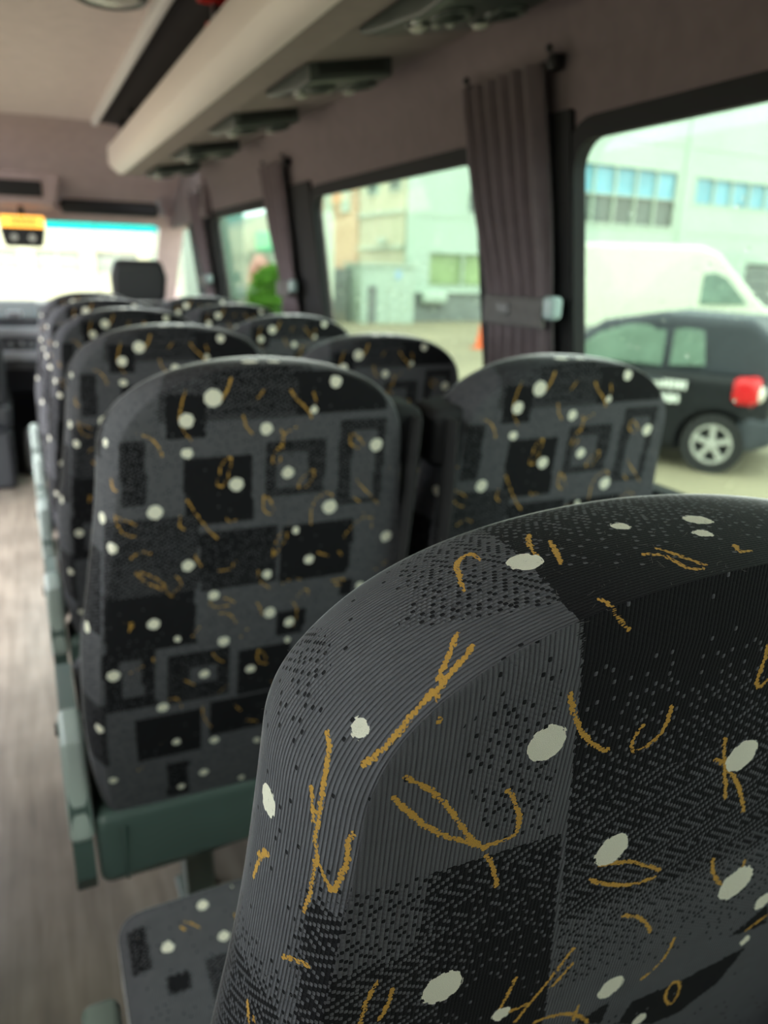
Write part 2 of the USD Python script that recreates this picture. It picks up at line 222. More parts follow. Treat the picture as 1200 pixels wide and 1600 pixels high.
RG = [[[-54.5,0.8,1132.7],[-61.0,1.5,1115.0],[-69.1,3.6,1101.0]],[[-113.9,2.1,1117.0],[-120.2,4.8,1097.2],[-122.6,7.2,1081.0],[-117.2,9.6,1064.2],[-105.7,11.7,1048.8]],[[-139.9,3.0,1125.5],[-126.1,4.0,1132.6]],[[-176.5,11.1,1063.6],[-158.1,11.8,1054.3],[-145.6,15.4,1028.3]],[[-38.4,6.4,1080.8],[-34.1,8.6,1065.6],[-25.6,10.3,1054.3]],[[-20.0,3.0,1103.0],[-7.7,0.9,1117.0]],[[26.4,1.4,1113.6],[37.8,3.8,1098.3],[54.0,6.2,1082.3],[59.1,7.9,1071.1]],[[59.4,2.2,1110.2],[64.7,4.8,1092.7]],[[15.2,9.7,1058.3],[17.9,12.0,1042.6],[5.3,15.2,1021.2],[2.1,16.9,1010.1],[10.1,17.3,1007.2],[17.6,14.7,1024.7],[18.5,10.7,1051.5]],[[19.8,10.7,1051.4],[41.5,9.1,1062.4]],[[-56.9,15.0,1023.7],[-67.4,16.6,1013.5],[-73.8,21.2,982.8],[-69.6,21.6,980.1],[-56.9,18.0,1003.8],[-54.8,15.3,1021.4],[-56.9,15.0,1023.7]],[[69.8,19.3,995.1],[51.7,20.7,985.0],[42.2,23.1,969.3],[50.3,23.6,966.2],[63.6,21.7,979.2],[69.8,19.3,995.1]],[[121.0,12.5,1044.7],[119.5,14.2,1033.2],[132.3,15.9,1022.9],[141.8,15.5,1026.9],[131.0,13.3,1040.3],[121.0,12.5,1044.7]],[[-8.7,24.3,960.2],[-8.4,26.9,943.6],[1.0,28.9,930.5],[6.7,27.9,937.1],[0.4,25.2,954.6],[-8.7,24.3,960.2]],[[65.0,33.0,905.6],[66.1,29.1,930.5],[74.6,26.3,949.2],[88.7,25.5,955.0],[98.7,26.5,949.1]],[[133.8,23.5,972.5],[153.1,27.1,950.8],[175.8,31.1,928.0]],[[133.6,27.9,942.9],[144.4,29.4,934.1]],[[183.5,23.2,982.5],[209.2,29.3,990.9]],[[-115.5,24.4,964.2],[-101.5,28.0,939.8],[-89.1,31.0,919.6],[-74.1,33.8,900.9]],[[-126.3,27.9,942.6],[-126.6,30.0,928.7],[-118.5,31.1,920.8]],[[-63.3,28.7,933.1],[-54.6,29.9,925.0],[-45.8,29.3,928.7]],[[31.4,31.4,914.7],[29.8,34.6,895.0],[14.4,39.2,866.5],[7.6,40.4,859.8],[11.6,36.6,882.2],[22.6,33.6,900.9]],[[121.0,38.0,877.8],[134.8,35.1,896.9],[149.1,33.6,908.1],[151.1,32.4,915.6]],[[151.7,33.7,907.7],[167.7,34.7,903.2],[166.5,37.2,887.6]],[[-209.2,30.5,946.7],[-199.0,32.7,923.3],[-183.6,33.0,916.9],[-181.0,30.9,930.4],[-197.9,29.6,943.5],[-210.7,32.1,950.6]],[[-195.2,38.7,883.3],[-176.8,36.6,892.7],[-166.8,37.0,889.1]],[[-72.0,42.5,848.5],[-58.6,42.4,849.0],[-47.5,40.0,862.6]],[[79.9,41.1,857.2],[97.9,42.6,849.3]],[[112.4,41.3,857.9],[123.5,43.5,845.6]],[[-188.2,41.7,863.2],[-174.7,44.6,844.1],[-154.4,46.5,831.0],[-137.9,49.5,813.0]],[[-184.2,41.7,862.7],[-162.1,43.4,849.6],[-146.0,46.6,829.6]],[[-132.8,43.3,847.7],[-126.7,45.6,834.1],[-137.6,47.7,823.2]],[[-106.6,37.8,878.5],[-98.3,40.8,860.0]],[[-12.8,43.9,839.5],[-10.0,47.3,820.6],[4.6,49.7,807.5]],[[26.2,49.4,809.4],[45.3,48.0,817.1],[60.3,49.0,811.9]],[[111.4,50.9,803.6],[132.3,51.3,802.9],[130.6,53.3,791.9],[114.5,52.1,797.5]],[[52.2,55.0,780.1],[66.4,52.3,794.4],[74.7,54.8,781.8]],[[-87.6,52.1,796.5],[-69.6,51.0,801.4],[-48.9,53.2,789.7],[-69.5,54.1,785.3],[-87.7,52.6,793.9]],[[-13.6,54.3,783.5],[-3.3,59.0,759.3]],[[45.0,55.8,775.8],[56.4,60.9,750.9],[47.8,66.0,726.4]],[[-71.8,56.2,774.8],[-55.6,57.2,769.1],[-46.0,60.3,753.4]],[[-206.3,56.4,783.5],[-195.9,56.0,784.2],[-200.9,59.5,766.7],[-191.9,56.5,780.9]],[[-112.7,63.8,738.6],[-99.0,59.7,758.1]],[[-38.2,66.6,723.4],[-26.7,63.4,738.3]],[[-82.9,69.7,709.6],[-73.3,74.0,690.0],[-63.7,75.8,681.8]],[[-10.6,72.9,694.0],[-7.2,78.6,669.0],[8.2,80.2,662.3],[-0.4,74.8,685.7],[-10.6,72.9,694.0]],[[-204.3,75.6,690.3],[-184.4,73.0,700.2]],[[-124.7,81.3,660.0],[-108.4,84.2,646.9]],[[-155.1,89.3,627.8],[-136.6,89.4,626.2],[-129.8,94.4,605.5]],[[-72.3,90.7,619.1],[-53.1,86.4,636.4]],[[-96.3,96.4,596.6],[-91.2,103.3,568.9],[-81.1,108.3,549.3]],[[-22.7,108.0,549.5],[-4.0,110.2,540.7]],[[15.5,90.4,619.4],[48.0,85.4,640.4]],[[-151.9,111.4,539.6],[-166.2,112.2,537.2]],[[-203.1,126.0,486.7],[-186.2,123.4,495.3]],[[185.1,51.2,808.4],[208.0,49.0,824.4]],[[-210.7,31.5,1001.0],[-209.9,30.3,988.8],[-205.0,24.5,985.7]],[[208.1,37.0,897.9]],[[-170.8,69.1,717.1],[-166.9,72.9,699.2]],[[-44.4,98.0,589.2],[-33.8,102.0,573.0]]]
RR = [[-140,37,-89,99,0.12],[37,12,174,71,0.1],[-82,2,38,68,0.3],[-200,99,-168,189,0.25],[-119,126,-24,227,0.06],[-5,109,83,194,0.3],[10,125,56,183,0.75],[104,84,177,220,0.3],[125,100,162,210,0.85],[-100,238,15,335,0.2],[21,243,136,339,0.06],[-234,210,-102,332,0.35],[-235,332,-107,427,0.1],[-203,279,-154,329,0.45],[19,395,70,440,0.1],[128,354,150,384,0.1],[98,438,125,464,0.1],[-149,447,-56,540,0.2],[-118,473,-75,510,0.7],[-41,458,51,549,0.08],[-241,426,-167,539,0.15],[-217,443,-185,514,0.7],[-84,554,30,630,0.1],[-198,561,-98,657,0.08],[-232,562,-198,649,0.8],[-153,676,-118,758,0.15]]
CD = [[-163.2,618.2,452.0,9],[-216.5,575.4,452.0,9],[-254.5,495.9,452.0,8],[-118.5,634.3,452.0,6],[-275.3,547.8,452.0,8]]
CG = [[[-198.2,606.6,452.0],[-189.0,602.7,452.0],[-172.9,584.1,452.0],[-159.1,557.1,452.0],[-154.3,536.2,452.0]],[[-198.1,599.9,452.0],[-183.5,580.4,452.0],[-165.2,562.9,452.0],[-148.8,559.1,452.0],[-143.7,569.9,452.0],[-150.7,582.9,452.0]],[[-133.7,639.5,452.0],[-131.7,609.4,452.0],[-127.0,586.4,452.0],[-121.6,577.2,452.0]],[[-210.2,637.7,452.0],[-202.9,636.3,452.0]],[[-253.9,604.2,452.0],[-245.8,594.3,452.0],[-246.4,582.0,452.0]],[[-271.2,586.5,452.0],[-257.8,574.6,452.0],[-254.6,564.2,452.0]],[[-226.5,499.3,452.0],[-219.8,487.0,452.0],[-210.0,469.6,452.0],[-201.2,459.3,452.0]]]
# ------------------------------------------------------------------ seat geometry
TOP = 1.150
_v = np.linspace(-0.02, 0.85, 1741)
def _al(v):
    t = np.clip((v - 0.15) / 0.5, 0, 1)
    return np.radians(8.5 + 6.0 * t * t * (3 - 2 * t))
_dy, _dz = np.sin(_al(_v)), -np.cos(_al(_v))
_i0 = int(np.argmin(abs(_v)))
_py = np.r_[0, np.cumsum((_dy[1:] + _dy[:-1]) / 2 * np.diff(_v))]; _py -= _py[_i0]
_pz = np.r_[0, np.cumsum((_dz[1:] + _dz[:-1]) / 2 * np.diff(_v))]; _pz -= _pz[_i0]
def at_back(u, v, t):
    """point of the backrest: u across, v down the slope from the top, t forward from the rear face"""
    al = _al(v)
    return np.stack(np.broadcast_arrays(u, np.interp(v, _v, _py) + t * np.cos(al), TOP + np.interp(v, _v, _pz) + t * np.sin(al)), -1)
RC, NC, VB = 0.100, 2.55, 0.80
WV = np.linspace(0, 0.85, 120)
from scipy.interpolate import PchipInterpolator
WH = PchipInterpolator([0, 0.1, 0.2, 0.33, 0.45, 0.6, 0.72, 0.85], [0.216, 0.222, 0.231, 0.25, 0.267, 0.272, 0.265, 0.24])(WV)
def half(v):
    w = np.interp(v, WV, WH)
    q = np.clip(1 - v / RC, 0, 1)
    return w * np.maximum(1 - q ** NC, 0) ** (1 / NC)
def outline(inset, n, dep=0.0):
    """the outline of the backrest in (u, v), from its lower left over the top to its lower right, n points"""
    v = np.r_[np.linspace(VB, RC, 60)[:-1], RC * (1 - np.sin(np.linspace(0, np.pi / 2, 160)) ** (2 / NC))]
    v = np.clip(v, 0, None)
    left = np.c_[-half(v), v]; left[-1, 0] = 0
    p = np.r_[left, left[-2::-1] * (-1, 1)]
    d = np.gradient(p, axis=0); d /= np.maximum(np.linalg.norm(d, axis=1, keepdims=True), 1e-9)
    nrm = np.c_[-d[:, 1], d[:, 0]]       # to the inside
    s = np.r_[0, np.cumsum(np.linalg.norm(np.diff(p, axis=0), axis=1))]
    t = np.linspace(0, s[-1], n)
    P = np.c_[np.interp(t, s, p[:, 0]), np.interp(t, s, p[:, 1])]
    N = np.c_[np.interp(t, s, nrm[:, 0]), np.interp(t, s, nrm[:, 1])]
    N /= np.linalg.norm(N, axis=1, keepdims=True)
    top = np.abs(N[:, 1])                  # the top edge is set in less than the sides
    return P + N * (inset * (1 - top) + (0.1 * inset + 0.15 * dep) * top + 0.4 * inset * 2 * top * np.sqrt(1 - np.minimum(top, 1) ** 2))[:, None], N, t
RINGS = [(0.0225, 0.000), (0.019, 0.004), (0.0125, 0.014), (0.006, 0.028), (0.0015, 0.044), (0.0, 0.060), (0.003, 0.078), (0.011, 0.095), (0.026, 0.108), (0.05, 0.114)]
def grid_faces(nr, nc, flip=False):
    i = np.arange(nr * nc).reshape(nr, nc)
    q = np.stack([i[:-1, :-1], i[1:, :-1], i[1:, 1:], i[:-1, 1:]], -1).reshape(-1, 4)
    if flip: q = q[:, ::-1]
    return np.vstack([q[:, [0, 1, 2]], q[:, [0, 2, 3]]])
def bolster(step, nt):
    """rounded band round the backrest and its front: vertices, faces, uv, unfolded (u, v)"""
    n = int(1.75 / step)
    r = np.array(RINGS); acc = np.r_[0, np.cumsum(np.hypot(np.diff(r[:, 0]), np.diff(r[:, 1])))]
    aa = np.linspace(0, acc[-1], nt)
    ins, dep = PchipInterpolator(acc, r[:, 0])(aa), PchipInterpolator(acc, r[:, 1])(aa)
    rows, uvs, fl = [], [], []
    base, N, t = outline(0.0225, n)
    for k in range(nt):
        P, N, t = outline(float(ins[k]), n, float(dep[k]))
        rows.append(at_back(P[:, 0], P[:, 1], np.full(n, dep[k])))
        uvs.append(np.c_[np.full(n, 0.3 + aa[k]), t]); fl.append(base - N * aa[k])
    V = np.concatenate(rows); F = grid_faces(nt, n)
    return V, F, np.concatenate(uvs), np.concatenate(fl)
def panel(step, dep=0.0, inset=0.0225, bulge=-0.004, flip=False, vb=VB):
    """a rear or front face of the backrest on a grid that runs with the threads"""
    P, N, t = outline(inset, 1401, dep)
    h = len(P) // 2
    lv, lu = P[:h + 1, 1][::-1], -P[:h + 1, 0][::-1]
    v0 = lv[0]
    q = np.linspace(0, 1, int((vb - v0) / step))
    v = v0 + (vb - v0) * np.where(q < 0.08, q * q / 0.16 + q * 0, q - 0.04) / 0.96
    w = np.interp(v, lv, lu)
    sN = np.linspace(-1, 1, int(0.42 / step))
    edge = 1 - sN ** 2
    U = w[:, None] * sN[None]; Vv = np.repeat(v[:, None], len(sN), 1)
    T = dep + bulge * (edge ** 0.5)[None] * np.clip((v - v0) / 0.03, 0, 1)[:, None]
    pts = at_back(U, Vv, T).reshape(-1, 3)
    uv = np.c_[U.ravel(), Vv.ravel()]
    return pts, grid_faces(len(v), len(sN), flip), uv, uv.copy()
def cushion(step):
    """seat cushion: a padded slab with rolled edges; vertices, faces, uv, flat (u, v)"""
    w, y0, y1, zt, th = 0.25, 0.20, 0.668, 0.455, 0.115
    prof = []                                  # side profile round the slab, from under the front over the top to the rear
    for ang in np.linspace(-100, 90, 24): prof.append((y1 - 0.045 + 0.045 * math.cos(math.radians(ang)), zt - 0.045 + 0.045 * math.sin(math.radians(ang))))
    for q in np.linspace(0.03, 1, 60): prof.append((y1 - 0.045 - q * (y1 - 0.045 - y0), zt - 0.022 * math.sin(math.pi * min(1, q * 1.05))))
    prof = np.array(prof); s = np.r_[0, np.cumsum(np.linalg.norm(np.diff(prof, axis=0), axis=1))]
    n = int(s[-1] / step); t = np.linspace(0, s[-1], n)
    py, pz = np.interp(t, s, prof[:, 0]), np.interp(t, s, prof[:, 1])
    rr = 0.03
    cross = [(-w, -th + 0.02)] + [(-w, -q) for q in np.linspace(th - 0.03, rr, 8)] + [(-w + rr - rr * math.cos(x), -rr + rr * math.sin(x)) for x in np.linspace(0.15, math.pi / 2, 8)]
    cross += [(q, 0.004 * math.cos(q / w * math.pi / 2)) for q in np.linspace(-w + rr, w - rr, int(0.4 / step))[1:-1]]
    cross += [(-x, z) for x, z in cross[:17][::-1]]
    cross = np.array(cross); cs = np.r_[0, np.cumsum(np.linalg.norm(np.diff(cross, axis=0), axis=1))]; cs -= cs[-1] / 2; cross[:, 0] -= 0.022
    nrm = np.c_[np.gradient(pz, t), -np.gradient(py, t)]; nrm /= np.linalg.norm(nrm, axis=1, keepdims=True)
    # the side drop follows the local normal on top and shrinks round the front roll
    drop = cross[:, 1][None] * np.ones(n)[:, None]
    Y = py[:, None] + np.where(drop < -rr, -rr, drop) * nrm[:, :1]; Z = pz[:, None] + np.where(drop < -rr, -rr, drop) * nrm[:, 1:] + np.where(drop < -rr, drop + rr, 0)
    X = np.repeat(cross[:, 0][None], n, 0)
    V = np.stack([X, Y, np.maximum(Z, zt - th)], -1).reshape(-1, 3)
    uv = np.stack([np.repeat(cs[None], n, 0), np.repeat(t[:, None], len(cs), 1)], -1).reshape(-1, 2)
    return V, grid_faces(n, len(cross)), uv, uv.copy()
#SEATS
from scipy.spatial import cKDTree
def densify(strokes, off=0.0):
    out = []
    for q in strokes:
        q = np.array(q, float) / 1000
        if len(q) < 2: continue
        d = np.r_[0, np.cumsum(np.linalg.norm(np.diff(q, axis=0), axis=1))]
        f = PchipInterpolator(d, q) if len(q) > 2 and (np.diff(d) > 1e-6).all() else None
        t = np.linspace(0, d[-1], max(3, int(d[-1] / 0.0008)))
        out.append(f(t) if f is not None else np.stack([np.interp(t, d, q[:, k]) for k in range(3)], 1))
    return np.concatenate(out)
def marks(V, dots, strokes, halfw):
    """distance of the vertices to the edge of the nearest dot and of the nearest stroke, plus one half"""
    dots = np.array(dots, float) / 1000
    a = np.full(len(V), 0.03)
    for x, y, z, r in dots: a = np.minimum(a, np.linalg.norm(V - (x, y, z), axis=1) - r)
    g = np.minimum(cKDTree(densify(strokes)).query(V, distance_upper_bound=0.03)[0], 0.03) - halfw
    return a + 0.5, g + 0.5
def sstep(x, a, b):
    t = np.clip((x - a) / (b - a), 0, 1); return t * t * (3 - 2 * t)
def inside(u, v, poly):
    return shapely.contains_xy(Polygon(poly), u, v)
def tone_row(fl):
    u, v = fl[:, 0] * 1000, fl[:, 1] * 1000
    p = np.where((v > 0) & (abs(u) < 255), 0.86, 0.72)
    p = p - 0.35 * sstep(v, 380, 470) * (u > 60) * 0 - 0.3 * ((v < 75) & (u > -150) & (u < 60))
    for a, b, c, d, q in RR: p = np.where((u > a) & (u < c) & (v > b) & (v < d), (0.02 if q < 0.13 else q) + 0.06 * (v - b) / max(1, d - b), p)
    p = np.where((u < -240) & (v > 40) & ((v // 130) % 2 == 0), 0.3, p)
    return p
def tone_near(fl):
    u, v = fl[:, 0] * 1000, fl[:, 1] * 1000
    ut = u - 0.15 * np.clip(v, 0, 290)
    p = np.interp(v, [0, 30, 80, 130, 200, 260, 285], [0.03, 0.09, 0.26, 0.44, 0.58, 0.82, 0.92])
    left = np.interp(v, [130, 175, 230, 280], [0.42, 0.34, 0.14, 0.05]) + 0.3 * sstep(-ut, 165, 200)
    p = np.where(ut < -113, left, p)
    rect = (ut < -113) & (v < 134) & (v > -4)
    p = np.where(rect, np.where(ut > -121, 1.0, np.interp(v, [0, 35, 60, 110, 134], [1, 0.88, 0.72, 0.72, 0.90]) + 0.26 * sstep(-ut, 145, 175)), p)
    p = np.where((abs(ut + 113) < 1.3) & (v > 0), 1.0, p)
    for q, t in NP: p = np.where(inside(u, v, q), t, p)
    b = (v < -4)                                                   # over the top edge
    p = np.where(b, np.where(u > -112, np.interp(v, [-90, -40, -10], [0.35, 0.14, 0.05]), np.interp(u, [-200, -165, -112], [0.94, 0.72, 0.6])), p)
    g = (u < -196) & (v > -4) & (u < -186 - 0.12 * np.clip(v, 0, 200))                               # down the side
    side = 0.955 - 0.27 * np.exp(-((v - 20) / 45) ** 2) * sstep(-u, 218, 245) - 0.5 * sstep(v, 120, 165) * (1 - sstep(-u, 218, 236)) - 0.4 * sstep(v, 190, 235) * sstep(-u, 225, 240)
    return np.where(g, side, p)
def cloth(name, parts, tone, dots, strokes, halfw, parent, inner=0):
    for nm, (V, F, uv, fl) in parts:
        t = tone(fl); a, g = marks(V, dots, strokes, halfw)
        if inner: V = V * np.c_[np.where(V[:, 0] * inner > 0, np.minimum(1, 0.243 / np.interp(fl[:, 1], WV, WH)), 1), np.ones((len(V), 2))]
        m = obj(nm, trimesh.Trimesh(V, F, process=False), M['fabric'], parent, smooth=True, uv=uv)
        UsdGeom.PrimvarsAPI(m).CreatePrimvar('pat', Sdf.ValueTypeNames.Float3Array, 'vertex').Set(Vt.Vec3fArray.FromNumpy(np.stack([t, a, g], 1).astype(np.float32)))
rng = np.random.default_rng(7)
# marks of a cushion: those that show, and the weave's usual scatter elsewhere
CD2 = CD + [[float(x), float(y), 450.0, 8.0] for x, y in rng.uniform((-150, 220), (215, 640), (12, 2))]
CG2 = CG + [[[x, y, 450.0], [x + 12 * math.cos(t), y + 12 * math.sin(t), 450.0], [x + 25 * math.cos(t + .5), y + 25 * math.sin(t + .5), 450.0]] for x, y, t in rng.uniform((-120, 230, 0), (215, 560, 6.3), (14, 3))]
def tone_cushion(fl):
    x, y = fl[:, 0] * 1000 - 22, 700 - fl[:, 1] * 1000
    p = np.full(len(x), 0.95)
    for a, b, c, d, q in [(-175, 380, -60, 470, 0.45), (-60, 300, 60, 420, 0.15), (80, 420, 180, 560, 0.3), (-262, 480, -236, 545, 0.2), (-225, 440, -200, 465, 0.1), (-140, 250, -70, 330, 0.15), (90, 240, 200, 380, 0.2)]:
        p = np.where((x > a) & (x < c) & (y > b) & (y < d), q, p)
    return p
def seat(name, label, step, hi=False, side=1, group=None):
    """a bus seat at the origin: rear face at y = 0 on top, facing +y; side = +1: belt guide to its right and aisle cover to its left, -1 mirrored"""
    t = thing(name, label, 'bus seat', group=group)
    ts = side
    dots, strokes, tone, hw = (ND, NG, tone_near, 0.0011) if hi else (RD, RG, tone_row, 0.0012)
    cloth(name, [('backrest_panel', panel(step)), ('backrest_bolster', bolster(step, int(0.19 / step)))], tone, dots, strokes, hw, t, ts)
    front = panel(0.02, 0.114, 0.05, 0.008, True)
    cloth(name, [('backrest_front', front)], tone_row, RD, RG, 0.0013, t, ts)
    V, F, uv, fl = cushion(0.006)
    if ts < 0: V = V * (-1, 1, 1); F = F[:, ::-1]
    cloth(name, [('cushion', (V, F, uv, fl))], tone_cushion, CD2, CG2, 0.0016, t)
    # moulded shell round the foot of the backrest
    shell = tri(m3.Manifold.batch_hull([m3.Manifold.sphere(0.018, 16).translate((x_, y, z)) for x_ in ((-0.252, 0.230) if ts > 0 else (-0.230, 0.252)) for y, z in ((0.155, 0.385), (0.140, 0.30), (0.165, 0.275), (0.30, 0.29), (0.30, 0.37))]))
    cut = m3.Manifold.cylinder(0.2, 0.10, 0.10, 48, True).rotate((90, 0, 0)).scale((2.2, 1, 1)).translate((0, 0.14, 0.20))
    body = m3.Manifold(m3.Mesh(shell.vertices.astype(np.float32), shell.faces.astype(np.uint32))) - cut
    obj('back_shell', tri(body), M['shell'], t, smooth=40, label='grey-green moulded shell round the foot of the backrest')
    for i in (-1, 1): obj('shell_seam', rbox(0.006, 0.006, 0.10, 0.0025, (i * 0.228, 0.128, 0.335), rx=-6), M['shell'], t)
    obj('cushion_pan', cat(rbox(0.44, 0.40, 0.05, 0.012, (0, 0.45, 0.322)), rbox(0.40, 0.05, 0.05, 0.01, (0, 0.64, 0.322))), M['black'], t)
    if hi: obj('side_trim', rbox(0.045, 0.16, 0.11, 0.01, (-0.302, 0.50, 0.345)), M['leg'], t)
    elif ts > 0:
        prof = Polygon([(0.150, 0.262), (0.128, 0.30), (0.150, 0.42), (0.170, 0.46), (0.21, 0.495), (0.27, 0.50), (0.40, 0.47), (0.62, 0.45), (0.66, 0.40), (0.62, 0.335), (0.40, 0.30), (0.25, 0.265)]).buffer(-0.008).buffer(0.008, 6)
        c = tri(sum([m3.Manifold(m3.Mesh(m.vertices.astype(np.float32), m.faces.astype(np.uint32))) for m in (prism_x(prof, -0.308, -0.276),)], m3.Manifold()))
        obj('side_cover', c, M['shell'], t, smooth=40, label='grey-green plastic cover on the aisle side')
        obj('lever', tri(m3.Manifold.batch_hull([m3.Manifold.sphere(0.011, 14).translate((x, y, z)) for x in (-0.300, -0.284) for y, z in ((0.148, 0.375), (0.172, 0.45), (0.205, 0.505), (0.30, 0.510))])), M['lever'], t, label='pale reclining lever')
        obj('lever_button', cyl(0.013, 0.05, (-0.292, 0.36, 0.45), 'x', 20), M['black'], t)
    obj('leg', cat(rbox(0.056, 0.075, 0.30, 0.008, (-0.08 * ts, 0.33, 0.15)), rbox(0.075, 0.13, 0.012, 0.004, (-0.08 * ts, 0.34, 0.006))), M['leg'], t)
    obj('leg', cat(rbox(0.056, 0.075, 0.30, 0.008, (0.17 * ts, 0.33, 0.15)), rbox(0.075, 0.13, 0.012, 0.004, (0.17 * ts, 0.34, 0.006))), M['leg'], t)
    obj('leg_brace', tube([(-0.125 * ts, 0.22, 0.285), (-0.112 * ts, 0.52, 0.012)], 0.011), M['lever'], t)
    g = obj('belt_guide', tri(m3.Manifold.batch_hull([m3.Manifold.sphere(0.016, 14).translate((ts * x, y, z)) for x, y, z in ((0.205, 0.040, 1.065), (0.232, 0.040, 1.06), (0.205, 0.10, 1.07), (0.232, 0.10, 1.065), (0.205, 0.045, 1.00), (0.232, 0.05, 1.00), (0.225, 0.10, 1.00))])), M['rubber'], t, label='black shoulder belt guide')
    pts = [(0.226, 0.018, 1.06), (0.222, 0.028, 0.93), (0.218, 0.062, 0.70), (0.215, 0.105, 0.46)]
    strap = [rbox(0.006, 0.045, float(np.linalg.norm(np.subtract(p, q))) + 0.01, 0.0025, tuple(np.multiply(np.add(p, q) / 2, (ts, 1, 1))), rx=math.degrees(math.atan2(q[1] - p[1], p[2] - q[2])), ry=-ts * math.degrees(math.atan2(q[0] - p[0], p[2] - q[2]))) for p, q in zip(pts[:-1], pts[1:])]
    obj('seat_belt', cat(*strap), M['strap'], t, label='black belt webbing')
    obj('belt_buckle', cat(rbox(0.03, 0.022, 0.07, 0.006, (ts * 0.236, 0.30, 0.50)), rbox(0.012, 0.012, 0.14, 0.004, (ts * 0.236, 0.30, 0.41))), M['black'], t)
    return t

def fuzz(parent, step=0.004, n=9000):
    """short fibres that stand out of the near seat's cloth"""
    V, F, uv, fl = bolster(step, 40); r = np.random.default_rng(11)
    c = V[F]; nr = np.cross(c[:, 1] - c[:, 0], c[:, 2] - c[:, 0]); ar = np.linalg.norm(nr, axis=1); nr /= np.maximum(ar, 1e-12)[:, None]
    ar = ar * (c[:, 0, 0] < 0.25) * (c[:, 0, 2] > 0.70)
    k = r.choice(len(F), n, p=ar / ar.sum()); w = r.dirichlet((1, 1, 1), n)
    p = (c[k] * w[:, :, None]).sum(1); d = nr[k] + r.normal(0, 0.7, (n, 3)); d /= np.linalg.norm(d, axis=1, keepdims=True)
    l = r.uniform(0.0006, 0.0020, (n, 1)) * np.where(r.random((n, 1)) < 0.04, 1.9, 1); b = r.normal(0, 0.35, (n, 3))
    P = np.stack([p - nr[k] * 0.0002, p + d * l * 0.5, p + (d + b) * l * 0.9, p + (d + b * 2) * l * 1.1], 1).reshape(-1, 3)
    cv = UsdGeom.BasisCurves.Define(stage, str(parent.GetPath()) + '/cloth_fuzz')
    cv.CreateTypeAttr('linear'); cv.CreatePointsAttr(Vt.Vec3fArray.FromNumpy(P.astype(np.float32))); cv.CreateCurveVertexCountsAttr(Vt.IntArray.FromNumpy(np.full(n, 4, np.int32)))
    cv.CreateWidthsAttr(Vt.FloatArray([0.00007])); cv.SetWidthsInterpolation('constant')
    UsdShade.MaterialBindingAPI.Apply(cv.GetPrim()).Bind(pm('cloth_fibre', (0.22, 0.21, 0.20), 0.8))
    tag(cv, kind='stuff')
# ------------------------------------------------------------------ shell of the bus
XL, XR, YB, YF = -0.68, 1.08, -1.1, 5.15
M['wall'] = pm('wall_lining', (0.17, 0.130, 0.142), 0.9, vary=0.08, scale=25.0, bump=0.25, bscale=700.0, sheen=0.2)
M['lower'] = pm('wall_lower', (0.05, 0.05, 0.055), 0.8, vary=0.1, scale=25.0, bump=0.2, bscale=500.0)
M['ceil'] = pm('ceiling_lining', (0.70, 0.60, 0.585), 0.9, vary=0.05, scale=18.0, bump=0.2, bscale=700.0)
M['cab'] = pm('cab_lining', (0.46, 0.36, 0.36), 0.9, vary=0.05, scale=18.0, bump=0.2, bscale=700.0)
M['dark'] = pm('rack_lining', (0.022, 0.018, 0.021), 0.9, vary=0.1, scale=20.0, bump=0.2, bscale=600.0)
M['floor'] = usdkit.material(stage, L + 'floor_vinyl', {
    'tc': ('texture_coordinate', {}), 'mp': ('mapping', {'scale': (38.0, 3.0, 3.0)}), 'n': ('noise_texture', {'scale': 1.0, 'detail': 6.0, 'distortion': 0.4}),
    'n2': ('noise_texture', {'scale': 5.0, 'detail': 5.0}), 'r': ('rgb_ramp', {'ramp': [(0.25, (0.22, 0.18, 0.145)), (0.5, (0.32, 0.265, 0.215)), (0.75, (0.40, 0.335, 0.275))]}),
    'd': ('rgb_ramp', {'ramp': [(0.35, (0.75, 0.75, 0.75)), (0.6, (1, 1, 1))]}), 'mx': ('mix_color', {'blend_type': 'multiply', 'fac': 1.0}),
    'b': ('bump', {'strength': 0.15, 'distance': 0.002}), 'p': ('principled_bsdf', {'roughness': 0.30})},
    [('tc.object', 'mp.vector'), ('mp.vector', 'n.vector'), ('tc.object', 'n2.vector'), ('n.fac', 'r.fac'), ('n2.fac', 'd.fac'), ('r.color', 'mx.a'), ('d.color', 'mx.b'), ('mx.result', 'p.base_color'), ('n.fac', 'b.height'), ('b.normal', 'p.normal')], surface='p.BSDF')
M['glass'] = pane_mat('tinted_glass', (0.575, 0.635, 0.57))
M['clear'] = pane_mat('clear_glass', (0.93, 0.95, 0.90))
M['tint'] = pane_mat('blue_tint_glass', (0.14, 0.80, 0.90))

struct('floor', mv(trimesh.creation.box([XR - XL + 0.1, YF - YB + 0.0, 0.06]), ((XL + XR) / 2, (YF + YB) / 2, -0.03)), M['floor'])
PROF = [(1.06, 0.0), (1.09, 0.45), (1.085, 0.855), (1.0, 1.545), (0.985, 1.66), (0.94, 1.765)]
def side_panel(i, y0, y1, holes=(), th=0.035, mirror=False, extra=0.0):
    (xa, za), (xb, zb) = PROF[i], PROF[i + 1]
    ln = math.hypot(xb - xa, zb - za); ez = np.array([(xb - xa) / ln, 0, (zb - za) / ln])
    poly = sbox(y0, 0, y1, ln)
    for h in holes: poly = poly.difference(h)
    m = on_plane(poly, th, (xa, 0, za), (0, 1, 0), ez)
    # the prism grows along ey x ez = towards +x, the outside
    if mirror:
        v = m.vertices.copy(); v[:, 0] = XL + XR + 0.0 - v[:, 0]; m.vertices = v; m.invert()
    return m
sl = math.hypot(PROF[3][0] - PROF[2][0], PROF[3][1] - PROF[2][1])
